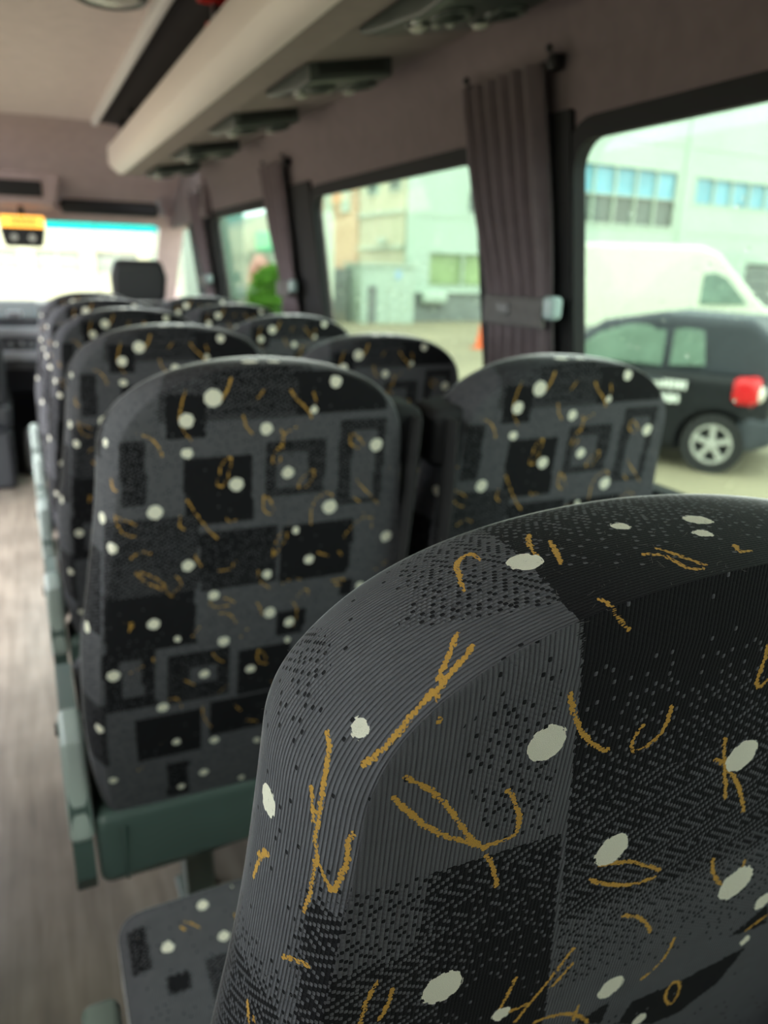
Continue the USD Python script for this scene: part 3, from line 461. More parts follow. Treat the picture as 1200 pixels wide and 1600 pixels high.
WIN = [(-0.62, 1.335), (1.665, 2.83), (3.17, 4.43)]
holes = [rrect(a, 0.012, b, sl - 0.012, 0.075) for a, b in WIN]
door_hole = rrect(5.12, 0.08, 6.05, sl - 0.03, 0.08)
YE = 6.5
struct('wall_right', cat(side_panel(3, YB, YF), side_panel(4, YB, 4.5), side_panel(2, YB, 5.06, holes)), M['wall'])
struct('trim_1', cat(side_panel(0, YB, YE), side_panel(1, YB, YE)), M['lower'])
LW = [(0.15, 1.6)]
DW = (2.3, 4.45)
lholes = [rrect(a, 0.02, b, sl - 0.02, 0.075) for a, b in LW]
dh = sbox(DW[0], -0.1, DW[1], sl - 0.03)
struct('wall_left', cat(side_panel(3, YB, YF, mirror=True), side_panel(4, YB, YF, mirror=True), side_panel(2, YB, YE, lholes + [door_hole, dh], mirror=True), *[side_panel(k, a_, b_, mirror=True) for k in (0, 1) for a_, b_ in ((YB, DW[0]), (DW[1], YE))]), M['wall'])
rw = sbox(XL - 0.02, 0, XR + 0.02, 1.98).difference(rrect(-0.2, 1.2, 0.6, 1.52, 0.08))
struct('wall_rear', on_plane(rw, 0.04, (0, YB, 0), (1, 0, 0), (0, 0, 1)), M['wall'])
struct('window_9', on_plane(rrect(-0.21, 1.19, 0.61, 1.53, 0.08), 0.005, (0, YB - 0.015, 0), (1, 0, 0), (0, 0, 1)), M['clear'])
def on_side(poly, d0, th, mirror=False):
    (xa, za), (xb, zb) = PROF[2], PROF[3]
    ez = np.array([(xb - xa) / sl, 0, (zb - za) / sl]); nx = np.cross((0, 1, 0), ez)
    m = on_plane(poly, th, np.array((xa, 0, za)) + nx * d0, (0, 1, 0), ez)
    if mirror:
        v = m.vertices.copy(); v[:, 0] = XL + XR - v[:, 0]; m.vertices = v; m.invert()
    return m
for k, (a, b) in enumerate(WIN):
    h = rrect(a, 0.012, b, sl - 0.012, 0.075)
    w = struct('window_%d' % (k + 1), on_side(h.buffer(0.01), 0.022, 0.004), M['glass'])
    if k == 0:                                                       # raindrops on the outside of the nearest pane
        r = np.random.default_rng(4); dr = [tri(m3.Manifold.sphere(float(q), 12).scale((0.45, 1, 1)).translate((float(np.interp(z, [0.855, 1.545], [1.085, 1.0])) + 0.0255, float(y), float(z)))) for q, y, z in zip(r.uniform(0.0012, 0.0034, 60), r.uniform(0.35, 1.28, 60), r.uniform(0.9, 1.40, 60))]
        obj('raindrop', cat(*dr), pm('water', (1, 1, 1), 0.02, transmission_weight=1.0, ior=1.33), w, kind='stuff')
    struct('seal', cat(on_side(h.buffer(0.022).difference(h.buffer(-0.016)), -0.008, 0.03)), M['rubber'], w)
for k, (a, b) in enumerate(LW):
    h = rrect(a, 0.02, b, sl - 0.02, 0.075)
    struct('window_%d' % (k + 6), on_side(h.buffer(0.01), 0.022, 0.004, True), M['clear'])
# black pillars between the panes
for k, (a, b) in enumerate([(1.335, 1.665), (2.83, 3.17), (4.43, 5.06)]):
    struct('trim_%d' % (k + 2), on_side(rrect(a - 0.012, 0.0, b + 0.012, sl + 0.03, 0.01), -0.012, 0.012), M['rubber'])
#SHELL2
# roof lining
def strip_roof(pts, y0, y1, th=0.03):
    up_ = [(x, z + th) for x, z in pts][::-1]
    return prism_y(Polygon(list(pts) + up_), y0, y1)
CZ = 1.95
arc = [(XL + 0.14 + (0.87 + 0.0) * 0, 1.765)]
lefthalf = [(-0.54, 1.765), (-0.47, 1.87), (-0.30, 1.925), (0.0, CZ - 0.005), (0.2, CZ), (0.43, CZ - 0.003)]
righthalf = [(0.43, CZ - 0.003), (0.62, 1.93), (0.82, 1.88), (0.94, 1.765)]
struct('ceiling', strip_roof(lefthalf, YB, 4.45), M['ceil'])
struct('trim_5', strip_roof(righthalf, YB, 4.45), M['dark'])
# cab roof slopes down to the windscreen
cabroof = [(4.45, 1.95), (4.75, 1.93), (5.15, 1.72), (5.42, 1.58)]
poly = Polygon(cabroof + [(y, z + 0.03) for y, z in cabroof[::-1]])
struct('trim_6', prism_x(poly, -0.60, 1.02), M['cab'])
# front wall round the windscreen, in the slanting plane from sill to roof
p0, p1 = np.array((0, 6.02, 1.0)), np.array((0, 5.44, 1.545))
ln = float(np.linalg.norm(p1 - p0)); ez = (p1 - p0) / ln
wsh = rrect(-0.48, 0.02, 0.885, ln - 0.012, 0.05)
def on_front(poly, d, th): return on_plane(poly, th, p0 + d * np.cross((1, 0, 0), ez), (1, 0, 0), ez)
struct('wall_front', on_front(sbox(-0.66, -0.12, 1.04, ln + 0.09).difference(wsh), 0, 0.03), M['cab'])
ws = struct('window_4', on_front(wsh.buffer(0.01), 0.012, 0.004), M['clear'])
struct('sunshade_band', on_front(sbox(-0.47, ln - 0.085, 0.875, ln - 0.014), 0.018, 0.002), M['tint'], ws, label='blue tinted sun band along the top of the windscreen')
# cab door with its pane
struct('door_1', cat(side_panel(2, 5.06, 6.3, [door_hole]), side_panel(3, 5.06, 6.3)), M['cab'])
struct('window_5', on_side(door_hole.buffer(0.01), 0.02, 0.004), M['clear'])
#PLACE
# ------------------------------------------------------------------ seats
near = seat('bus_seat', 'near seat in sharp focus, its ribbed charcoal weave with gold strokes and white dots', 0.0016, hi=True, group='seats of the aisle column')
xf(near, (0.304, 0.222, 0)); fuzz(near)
LAB = ['patterned seat straight ahead of the sharp near seat, whole back in view', 'second patterned seat ahead in the aisle column, mostly hidden behind the whole one', 'third patterned seat ahead in the aisle column, seen as a thin curved edge', 'fourth patterned seat ahead in the aisle column, a thin dark edge by the floor', 'foremost patterned seat of the aisle column, right below the windscreen']
LABR = ['patterned window seat beside the big curtain and the dark small car', 'second patterned window seat, below the middle pane', 'third patterned window seat, its rounded top below the second curtain', 'fourth patterned window seat, only a low dark hump in view', 'foremost patterned window seat, beside the black headrest']
RC, NC = 0.122, 2.3
A = seat('bus_seat', LAB[0], 0.004, group='seats of the aisle column'); xf(A, (0.297, 1.0, 0))
B = seat('bus_seat', LABR[0], 0.004, side=-1, group='seats of the window column'); xf(B, (0.800, 0.98, -0.004))
for r in range(1, 5):
    copy(A, (0.297, 1.0 + 0.69 * r, 0), label=LAB[r])
    copy(B, (0.775 if r == 3 else 0.785, 0.98 + 0.69 * r, (-0.024, -0.018, -0.016, -0.012)[r - 1]), label=LABR[r])

for k, y in enumerate((0.30, 1.0)):
    copy(B, (-0.405, y, 0), label=('single patterned seat across the aisle, nearest the rear wall', 'single patterned seat across the aisle, just behind the open doorway')[k], group='seats across the aisle')
#RACK
# ------------------------------------------------------------------ luggage rack, its consoles and what hangs there
M['beige'] = pm('rack_beige', (0.83, 0.75, 0.715), 0.42, bump=0.05, bscale=900.0)
M['brown'] = pm('rack_brown', (0.30, 0.25, 0.235), 0.8, vary=0.06, scale=30.0, bump=0.2, bscale=700.0)
M['console'] = pm('console_grey', (0.050, 0.062, 0.058), 0.34, bump=0.08, bscale=900.0)
M['console2'] = pm('console_dark', (0.020, 0.026, 0.025), 0.35)
M['lens'] = pm('lamp_lens', (0.55, 0.55, 0.50), 0.15)
M['chrome'] = pm('chrome', (0.7, 0.7, 0.7), 0.15, 1.0)
M['red'] = pm('red_plastic', (0.55, 0.02, 0.02), 0.35)
rack = thing('luggage_rack', 'long overhead luggage rack with rounded beige front edge above the window seats', 'luggage rack')
lip = [(0.500, 1.836), (0.488, 1.834), (0.480, 1.824), (0.4765, 1.80), (0.478, 1.765), (0.482, 1.744), (0.4865, 1.738), (0.490, 1.7345), (0.500, 1.722), (0.512, 1.711), (0.527, 1.702), (0.540, 1.700), (0.540, 1.716), (0.515, 1.73), (0.50, 1.752), (0.495, 1.80), (0.503, 1.826)]
obj('front_profile', prism_y(Polygon(lip), YB, 4.33), M['beige'], rack, smooth=50)
cap = tri(m3.Manifold.batch_hull([m3.Manifold.sphere(0.012, 16).translate((x, y, z)) for x, z in ((0.490, 1.822), (0.489, 1.755), (0.50, 1.738), (0.528, 1.716)) for y in (4.33, 4.37)] + [m3.Manifold.sphere(0.012, 16).translate((0.51, 4.395, z)) for z in (1.75, 1.81)]))
obj('end_cap', cap, M['beige'], rack)
obj('edge_strip', prism_y(Polygon([(0.540, 1.703), (0.550, 1.7045), (0.622, 1.7015), (0.632, 1.708), (0.632, 1.722), (0.54, 1.722)]), YB, 4.38), M['brown'], rack)
obj('underside', prism_y(Polygon([(0.628, 1.7085), (0.945, 1.764), (0.945, 1.782), (0.62, 1.728)]), YB, 4.38), M['brown'], rack)
obj('shelf', prism_y(Polygon([(0.535, 1.723), (0.94, 1.79), (0.94, 1.80), (0.535, 1.735)]), YB, 4.37), M['dark'], rack)
for y in (3.98, 4.30):
    obj('bracket', cat(rbox(0.03, 0.035, 0.22, 0.005, (0.55, y, 1.84)), rbox(0.07, 0.035, 0.02, 0.004, (0.565, y, 1.745))), M['black'], rack)
tag(obj('ceiling_rail', prism_y(Polygon([(0.412, 1.922), (0.418, 1.914), (0.432, 1.912), (0.440, 1.920), (0.440, 1.9445), (0.412, 1.9455)]).buffer(0.001), YB, 4.36), pm('rail_white', (0.70, 0.68, 0.70), 0.4)), 'slim pale rail along the ceiling above the open luggage rack', 'ceiling rail')

def console(label):
    """service panel with air vents, reading lamps and a speaker, lying in its own plane: x across, y along, underside at z = 0 looking down"""
    t = thing('overhead_console', label, 'overhead console', group='service consoles under the luggage rack')
    body = tri(m3.Manifold.batch_hull([m3.Manifold.sphere(0.008, 12).translate((x, y, z)) for x in (-0.098, 0.098) for y, z in ((-0.16, 0.0), (-0.155, -0.026), (-0.08, -0.030), (0.12, -0.012), (0.165, -0.001))]))
    obj('body', body, M['console'], t, smooth=45)
    obj('rear_face', rbox(0.17, 0.006, 0.026, 0.003, (0, -0.1665, -0.012)), M['console2'], t)
    def zz(y): return -0.038 + max(0, (y + 0.08)) * 0.09
    for x, y in ((-0.05, -0.085), (0.055, -0.085)):
        tor = trimesh.creation.torus(0.030, 0.0075, 32, 12)
        v = obj('air_vent', mv(tor, (x, y, zz(y))), M['console'], t)
        obj('vent_flap', cat(cyl(0.024, 0.006, (x, y, zz(y) + 0.001), seg=24), rbox(0.044, 0.004, 0.008, 0.0015, (x, y, zz(y) - 0.003))), M['console2'], v)
    for x, y in ((-0.07, 0.0), (0.06, 0.005)):
        l = obj('reading_lamp', cyl(0.022, 0.012, (x, y, zz(y)), seg=24, r2=0.024), M['console2'], t)
        obj('lamp_lens', tri(m3.Manifold.sphere(0.016, 20).scale((1, 1, 0.5)).translate((x, y, zz(y) - 0.006))), M['lens'], l)
    for x, y in ((-0.088, -0.03), (-0.018, 0.03), (0.012, 0.03), (0.088, -0.03)):
        obj('button', tri(m3.Manifold.sphere(0.009, 14).scale((1, 1, 0.7)).translate((x, y, zz(y)))), M['chrome'] if abs(x) > 0.05 else M['lens'], t)
    gr = [rbox(0.15, 0.005, 0.004, 0.0015, (0.0, y, zz(y) + 0.002), 4) for y in np.arange(0.062, 0.135, 0.011)]
    obj('speaker_grille', cat(*gr), M['console2'], t)
    return t
CLAB = ['overhead console nearest the camera, its round air vent cut by the picture top', 'second overhead console, dark with small shiny lamps, above the big curtain', 'third overhead console, smaller, midway along the luggage rack', 'fourth overhead console, small, close to the rack end', 'farthest overhead console, a dark sliver at the rack end']
tilt = math.degrees(math.atan2(1.764 - 1.7085, 0.945 - 0.628))
for k, y in enumerate((1.37, 2.00, 2.68, 3.40, 4.14)):
    c = console(CLAB[0]) if k == 0 else copy(con0, (0, 0, 0), label=CLAB[k])
    if k == 0: con0 = c
    x = UsdGeom.Xformable(c); x.ClearXformOpOrder()
    x.AddTranslateOp().Set(Gf.Vec3d(0.745, y, 1.7245)); x.AddRotateYOp().Set(-tilt)
h = thing('emergency_hammer', 'red emergency hammer hanging inside the luggage rack at the picture top', 'hammer', (0.535, 2.25, 1.822))
obj('hammer_head', rbox(0.09, 0.03, 0.03, 0.008, (0, 0, 0.105)), M['red'], h); obj('handle', cyl(0.010, 0.10, (0, 0, 0.05)), M['chrome'], h); obj('holder', rbox(0.04, 0.02, 0.05, 0.005, (0, 0.022, 0.03)), M['red'], h)
lamp = thing('ceiling_lamp', 'flat oval ceiling lamp at the picture top', 'ceiling lamp', (0.30, 2.43, 1.949))
obj('rim', mv(trimesh.creation.torus(0.085, 0.012, 40, 12), (0, 0, -0.004)), M['console'], lamp); obj('lens', tri(m3.Manifold.sphere(0.08, 32).scale((1, 1, 0.22)).translate((0, 0, -0.004))), M['lens'], lamp)

#CURTAIN
# ------------------------------------------------------------------ curtains
M['curtain'] = pm('curtain_cloth', (0.130, 0.100, 0.112), 0.95, vary=0.1, scale=30.0, bump=0.4, bscale=900.0, sheen=0.3)
M['band'] = pm('curtain_band', (0.12, 0.115, 0.115), 0.8, vary=0.1, scale=60.0, bump=0.3, bscale=800.0)
M['badge'] = pm('band_badge', (0.08, 0.08, 0.08), 0.4)
M['clip'] = pm('clip_plastic', (0.32, 0.42, 0.42), 0.3)
def curtain(label, y0, y1, yb0, yb1, npl, ztie=1.195, seed=0):
    """pleated curtain from y0..y1 at the rail to yb0..yb1 at the tie and below"""
    t = thing('window_curtain', label, 'curtain', group='tied curtains between the side panes')
    r = np.random.default_rng(seed)
    ph = r.uniform(-0.5, 0.5, npl + 2)
    nu, nv = npl * 14, 60
    u, v = np.linspace(0, 1, nu), np.linspace(0, 1, nv)
    z = 1.654 - v * (1.654 - 0.90)
    tie = np.exp(-((z - ztie) / 0.13) ** 2)
    k = sstep(v, 0.0, 0.6)
    ya = y0 * (1 - k) + yb0 * k; ye = y1 * (1 - k) + yb1 * k
    xw = np.where(z > 1.545, np.interp(z, [1.545, 1.66], [0.982, 0.962]), np.interp(z, [0.855, 1.545], [1.060, 0.982])) - 0.012
    warp = u + 0.012 * np.interp(u, np.linspace(0, 1, npl + 2), ph)
    wave = np.sin(2 * np.pi * npl * warp) + 0.35 * np.sin(2 * np.pi * npl * 2 * warp + 1.0)
    amp = 0.017 * (0.75 + 0.25 * v) * (1 - 0.5 * tie)
    Y = ya[:, None] + (ye - ya)[:, None] * u[None] + 0.004 * np.cos(2 * np.pi * npl * warp)[None]
    X = xw[:, None] - 0.010 + amp[:, None] * wave[None] * 1.0 - 0.004 * np.sin(7 * v)[:, None] * u[None]
    Z = np.repeat(z[:, None], nu, 1)
    P = np.stack([X, Y, Z], -1).reshape(-1, 3); Q = P + (0.0025, 0, 0)
    F = grid_faces(nv, nu); n = nu * nv
    i = np.arange(n).reshape(nv, nu); loop = np.r_[i[0], i[1:, -1], i[-1, -2::-1], i[-2:0, 0]]
    l2 = np.roll(loop, -1); side = np.vstack([np.c_[loop, l2, l2 + n], np.c_[loop, l2 + n, loop + n]])
    cl = trimesh.Trimesh(np.vstack([P, Q]), np.vstack([F, F[:, ::-1] + n, side]), process=False); trimesh.repair.fix_normals(cl)
    obj('cloth', cl, M['curtain'], t, smooth=True)
    xb = float(np.interp(ztie, [0.855, 1.545], [1.060, 0.982])) - 0.050
    a, b = yb0 - 0.012, yb1 - 0.03
    bd = obj('tie_band', rbox(0.014, b - a, 0.062, 0.006, (xb, (a + b) / 2, ztie)), M['band'], t, label='grey tie band round the curtain')
    obj('badge', rbox(0.006, 0.052, 0.026, 0.008, (xb - 0.008, (a + b) / 2 + 0.03, ztie + 0.004)), M['badge'], bd)
    obj('clip', rbox(0.03, 0.038, 0.046, 0.008, (xb + 0.012, a - 0.008, ztie + 0.012)), M['clip'], t, label='pale plastic clip of the tie band')
    for y in (y0 - 0.012, y1 + 0.012):
        obj('rail_end', cat(rbox(0.03, 0.022, 0.03, 0.006, (0.966, y, 1.654)), tri(m3.Manifold.sphere(0.008, 12).translate((0.948, y, 1.675)))), M['black'], t)
    obj('rail', cyl(0.004, y1 - y0 + 0.03, (0.952, (y0 + y1) / 2, 1.654), 'y', 12), M['black'], t)
    return t
curtain('large mauve-brown pleated curtain with a grey tie band, beside the nearest side pane', 1.365, 1.645, 1.345, 1.59, 6, seed=1)
curtain('mauve-brown curtain between the two farther side panes', 3.02, 3.26, 3.02, 3.20, 4, seed=2)
curtain('dark narrow curtain farthest from the camera, beside the cab', 4.50, 4.74, 4.50, 4.68, 4, seed=3)

struct('trim_8', prism_x(Polygon([(4.42, 1.53), (4.42, 1.97), (4.8, 1.965), (5.2, 1.76), (5.52, 1.58), (5.52, 1.50)]), 0.955, 1.06), M['wall'])
#CAB
# ------------------------------------------------------------------ the driver's cab
M['dash'] = pm('dash_plastic', (0.045, 0.045, 0.055), 0.55, vary=0.05, bump=0.15, bscale=500.0)
M['dash2'] = pm('dash_grey', (0.36, 0.36, 0.39), 0.45)
M['leather'] = pm('black_leatherette', (0.022, 0.023, 0.026), 0.5, bump=0.2, bscale=400.0)
M['cabfloor'] = pm('cab_mat', (0.05, 0.05, 0.055), 0.8, vary=0.1)
struct('trim_9', mv(trimesh.creation.box([1.76, 0.04, 1.12]), (0.2, 6.14, 0.45)), M['dash'])
d = thing('dashboard', 'dark grey stepped dashboard with pale trim strips below the windscreen', 'dashboard')
prof = Polygon([(6.05, 1.0), (5.75, 1.035), (5.55, 1.02), (5.46, 0.95), (5.47, 0.86), (5.40, 0.82), (5.42, 0.70), (5.52, 0.62), (5.62, 0.45), (6.05, 0.40)])
obj('body', prism_x(prof, -0.64, 1.0), M['dash'], d, smooth=30)
obj('trim_strip', cat(rbox(1.5, 0.03, 0.075, 0.012, (0.18, 5.44, 0.875)), rbox(0.30, 0.05, 0.06, 0.012, (-0.03, 5.375, 0.855))), M['dash2'], d, label='pale grey trim strip')
obj('trim_strip', rbox(0.75, 0.05, 0.06, 0.012, (-0.15, 5.345, 0.715)), M['dash2'], d, label='pale grey trim strip')
obj('centre_stack', tri(m3.Manifold.batch_hull([m3.Manifold.sphere(0.015, 12).translate((x, y, z)) for x in (-0.13, 0.09) for y, z in ((5.52, 1.02), (5.40, 0.93), (5.33, 0.64), (5.6, 0.62))])), M['dash'], d)
for z in (0.96, 0.91): obj('air_vent', rbox(0.085, 0.02, 0.04, 0.008, (-0.03 + (0.96 - z) * 0.5, 5.40, z)), M['dash2'], d)
for x in (-0.07, -0.01, 0.05): obj('knob', cyl(0.018, 0.03, (x, 5.35, 0.785), 'y', 20), M['chrome'], d)
obj('radio', rbox(0.16, 0.02, 0.05, 0.004, (-0.02, 5.325, 0.655)), M['black'], d)
obj('glove_box', rbox(0.5, 0.03, 0.17, 0.02, (0.55, 5.44, 0.76)), M['dash'], d)
g = thing('gear_console', 'pale grey raised floor box behind the dashboard at the aisle end', 'console', (0.03, 5.30, 0.0))
obj('box', tri(m3.Manifold.batch_hull([m3.Manifold.sphere(0.03, 14).translate((x, y, z)) for x in (-0.06, 0.12) for y, z in ((-0.10, 0.03), (-0.07, 0.17), (0.10, 0.22), (0.18, 0.03))])), pm('console_pale', (0.30, 0.29, 0.30), 0.5), g)
obj('kick_plate', rbox(0.26, 0.012, 0.03, 0.004, (0.03, -0.137, 0.02)), M['rubber'], g)
struct('trim_7', mv(trimesh.creation.box([1.75, 1.2, 0.05]), (0.2, 5.75, -0.026)), M['cabfloor'])
def cab_seat(label, x, headrest=True):
    t = thing('cab_seat', label, 'cab seat', (x, 4.86, 0))
    H = lambda pts, r: tri(m3.Manifold.batch_hull([m3.Manifold.sphere(r, 18).translate(p) for p in pts]))
    obj('backrest', H([(i * w, y, z) for i in (-1, 1) for w, y, z in ((0.20, 0.20, 0.50), (0.21, 0.12, 0.80), (0.16, 0.03, 1.02), (0.16, 0.09, 1.02), (0.20, 0.28, 0.50))], 0.04), M['leather'], t)
    obj('cushion', H([(i * 0.21, y, z) for i in (-1, 1) for y, z in ((0.18, 0.42), (0.66, 0.45), (0.68, 0.40), (0.18, 0.36))], 0.045), M['leather'], t)
    obj('base', H([(i * 0.215, y, z) for i in (-1, 1) for y, z in ((-0.02, 0.03), (0.03, 0.30), (0.55, 0.03), (0.50, 0.30))], 0.03), M['black'], t)
    hr = obj('headrest', H([(i * w, y, z) for i in (-1, 1) for w, y, z in ((0.105, 0.015, 1.265), (0.125, 0.015, 1.20), (0.115, 0.03, 1.10), (0.105, 0.07, 1.26), (0.115, 0.08, 1.11))], 0.035), M['leather'], t, label='black winged headrest')
    for i in (-1, 1): obj('headrest_post', cyl(0.006, 0.10, (i * 0.07, 0.05, 1.065)), M['chrome'], hr)
    return t
cab_seat('black front passenger seat with a tall headrest against the windscreen', 0.655)
cab_seat('black driver seat cut by the picture edge, its base by the aisle end', -0.36)
v = thing('sun_visor', 'black folded sun visor above the windscreen', 'sun visor', (0.56, 5.20, 1.592))
obj('pad', rbox(0.56, 0.05, 0.085, 0.02, (0, 0, 0), rx=-8), M['black'], v); obj('hinge', cat(cyl(0.012, 0.07, (0.285, 0.0, 0.03)), tri(m3.Manifold.sphere(0.02, 14).translate((0.30, -0.01, -0.01)))), M['dash2'], v)
o = thing('roof_console', 'mauve-grey roof console with a dark display above the windscreen', 'roof console', (0.03, 5.16, 1.66))
obj('housing', tri(m3.Manifold.batch_hull([m3.Manifold.sphere(0.02, 14).translate((x, y, z)) for x, y, z in ((-0.28, -0.05, 0.12), (0.25, -0.05, 0.12), (-0.28, -0.06, -0.06), (0.205, -0.06, -0.06), (-0.28, 0.2, 0.1), (0.22, 0.2, 0.1), (0.2, 0.15, -0.07), (-0.28, 0.15, -0.07))])), M['cab'], o)
obj('display', rbox(0.25, 0.012, 0.085, 0.008, (0.03, -0.082, 0.005)), M['black'], o)
m = thing('display_unit', 'dark unit with a glowing amber display hanging before the windscreen', 'display', (0.065, 5.16, 1.445))
obj('body', tri(m3.Manifold.batch_hull([m3.Manifold.sphere(0.02, 14).translate(p) for p in ((-0.085, 0, -0.07), (0.085, 0, -0.07), (-0.10, 0, 0.0), (0.10, 0, 0.0), (-0.08, 0.04, -0.06), (0.08, 0.04, 0.0))])), M['black'], m)
am = obj('amber_window', tri(m3.Manifold.batch_hull([m3.Manifold.sphere(0.014, 14).translate(p) for p in ((-0.105, -0.005, 0.065), (0.105, -0.005, 0.065), (-0.105, -0.005, 0.025), (0.105, -0.005, 0.025))])), emis('amber_glow', (1.0, 0.42, 0.06), 0.75), m, label='glowing amber window')
for k in range(4): obj('digit', rbox(0.026, 0.004, 0.036, 0.004, (-0.04 + 0.033 * k, -0.0195, 0.048)), emis('red_glow', (1.0, 0.16, 0.03), 0.8) if k == 0 else '/World/Looks/red_glow', am)
for x in (-0.05, 0.045): obj('lens', cyl(0.02, 0.01, (x, -0.022, -0.04), 'y', 20), M['lens'], m)
obj('bracket', rbox(0.03, 0.03, 0.10, 0.006, (0, 0.02, 0.12)), M['black'], m)

#OUTSIDE
# ------------------------------------------------------------------ the yard outside; its ground lies 0.60 below the bus floor
GZ = -0.60
M['ground'] = pm('yard_concrete', (0.25, 0.215, 0.14), 0.9, vary=0.18, scale=0.35, bump=0.3, bscale=30.0)
struct('ground', mv(trimesh.creation.box([160, 160, 0.2]), (10, 30, GZ - 0.1)), M['ground'])
M['white_wall'] = pm('pale_cladding', (0.43, 0.52, 0.45), 0.7, vary=0.04, scale=0.5)
M['cream_wall'] = pm('cream_render', (0.52, 0.50, 0.37), 0.9, vary=0.05, scale=0.6)
M['peach_wall'] = pm('peach_render', (0.55, 0.38, 0.25), 0.9, vary=0.05, scale=0.6)
M['grey_wall'] = pm('grey_plinth', (0.20, 0.22, 0.21), 0.9, vary=0.15, scale=1.2)
M['frame'] = pm('window_frame', (0.46, 0.54, 0.46), 0.5)
M['pane_blue'] = pm('pane_sky', (0.16, 0.40, 0.52), 0.08, vary=0.15, scale=0.8)
M['pane_dark'] = pm('pane_dark', (0.10, 0.13, 0.12), 0.08, vary=0.3, scale=0.8)
M['pane_green'] = pm('pane_green', (0.28, 0.38, 0.18), 0.15, vary=0.15, scale=0.8)
fa = math.radians(4); FE = np.array([math.cos(fa), math.sin(fa), 0]); FO = np.array([14.06, 28.0, GZ]); FN = np.array([math.sin(fa), -math.cos(fa), 0])
def fbox(s0, s1, z0, z1, d0, d1):
    """box on the main facade: s along it, z up from the ground, d out of the wall"""
    m = trimesh.creation.box([s1 - s0, d1 - d0, z1 - z0]); m.apply_translation([(s0 + s1) / 2, -(d0 + d1) / 2, (z0 + z1) / 2])
    return mv(mv(m, rz=4), FO)
hall = thing('factory_hall', 'large pale factory hall with a band of high blue windows, behind the white van', 'building')
cells = [(7.65, 13.85, 4.15, 6.46), (15.15, 25.2, 5.28, 6.38), (0.76, 3.9, 1.41, 2.61), (19.5, 22.0, 0.0, 2.7), (2.45, 2.95, 4.2, 4.95)]
wallp = sbox(0, 1.14, 40, 12.0)
for a_, b_, c_, d_ in cells: wallp = wallp.difference(sbox(a_, c_, b_, d_))
wm = on_plane(wallp, 0.6, (0, 0, 0), (1, 0, 0), (0, 0, 1)); wm = mv(mv(wm, (0, 0.6, 0), rz=0), (0, 0, 0)); wm = mv(mv(wm, rz=4), FO)
obj('wall', wm, M['white_wall'], hall)
obj('core', fbox(6.0, 40, 0, 12.0, -6, -0.62), M['grey_wall'], hall)
obj('plinth', fbox(0, 19.4, 0, 1.12, -0.3, -0.02), M['grey_wall'], hall, label='dark grey foot of the wall')
obj('ledge', fbox(-0.1, 19.4, 1.10, 1.20, -0.3, 0.10), M['frame'], hall)
for z in (3.97, 7.6): obj('panel_joint', fbox(-0.02, 40, z, z + 0.05, -0.1, 0.03), M['frame'], hall)
for a_ in (14.26, 26.0): obj('pilaster', fbox(a_, a_ + 0.38, 1.2, 12, -0.1, 0.10), M['white_wall'], hall)
for x in np.arange(1.5, 40, 3.0): obj('cladding_joint', fbox(x, x + 0.03, 7.66, 12, -0.1, 0.02), M['frame'], hall)
def window_at(a_, b_, c_, d_, nx, nz, mats, fr=0.06):
    w = obj('window', cat(*[fbox(a_ - fr, b_ + fr, z, z + fr, -0.2, 0.04) for z in [c_ - fr, *(c_ + (d_ - c_) * k / nz - fr / 2 for k in range(1, nz)), d_]], *[fbox(x - (fr / 2 if 0 < k < nx else (0 if k else fr)), x + (fr / 2 if 0 < k < nx else (fr if k else 0)), c_, d_, -0.2, 0.03) for k, x in enumerate(np.linspace(a_, b_, nx + 1))]), M['frame'], hall)
    for j in range(nz):
        for i in range(nx):
            xs, zs = np.linspace(a_, b_, nx + 1), np.linspace(c_, d_, nz + 1)
            obj('pane', fbox(xs[i] + .02, xs[i + 1] - .02, zs[j] + .02, zs[j + 1] - .02, -0.16, -0.13), mats[j], w)
window_at(7.65, 13.85, 4.15, 6.46, 5, 2, [M['pane_dark'], M['pane_blue']])
window_at(15.15, 25.2, 5.28, 6.38, 8, 1, [M['pane_blue']])
window_at(0.76, 3.9, 1.41, 2.61, 2, 1, [M['pane_green']])
window_at(2.45, 2.95, 4.2, 4.95, 1, 1, [M['pane_dark']], 0.04)
obj('gate', fbox(19.55, 21.95, 0, 2.65, -0.25, -0.15), M['pane_dark'], hall, label='dark gateway')
for k in range(5): obj('gate_slat', fbox(19.6, 21.9, 0.1 + 0.52 * k, 0.55 + 0.52 * k, -0.15, -0.12), M['grey_wall'], hall)
aw = thing('wall_unit', 'small white rounded unit fixed to the grey foot of the hall', 'wall unit', tuple(FO + FE * 0.9 + np.array([0, -0.22, 0.92])), 4)
obj('casing', rbox(1.1, 0.36, 0.42, 0.10, (0, 0, 0)), M['frame'], aw); obj('grille', cat(*[rbox(0.9, 0.02, 0.025, 0.005, (0, -0.185, -0.12 + 0.06 * k)) for k in range(4)]), M['white_wall'], aw)
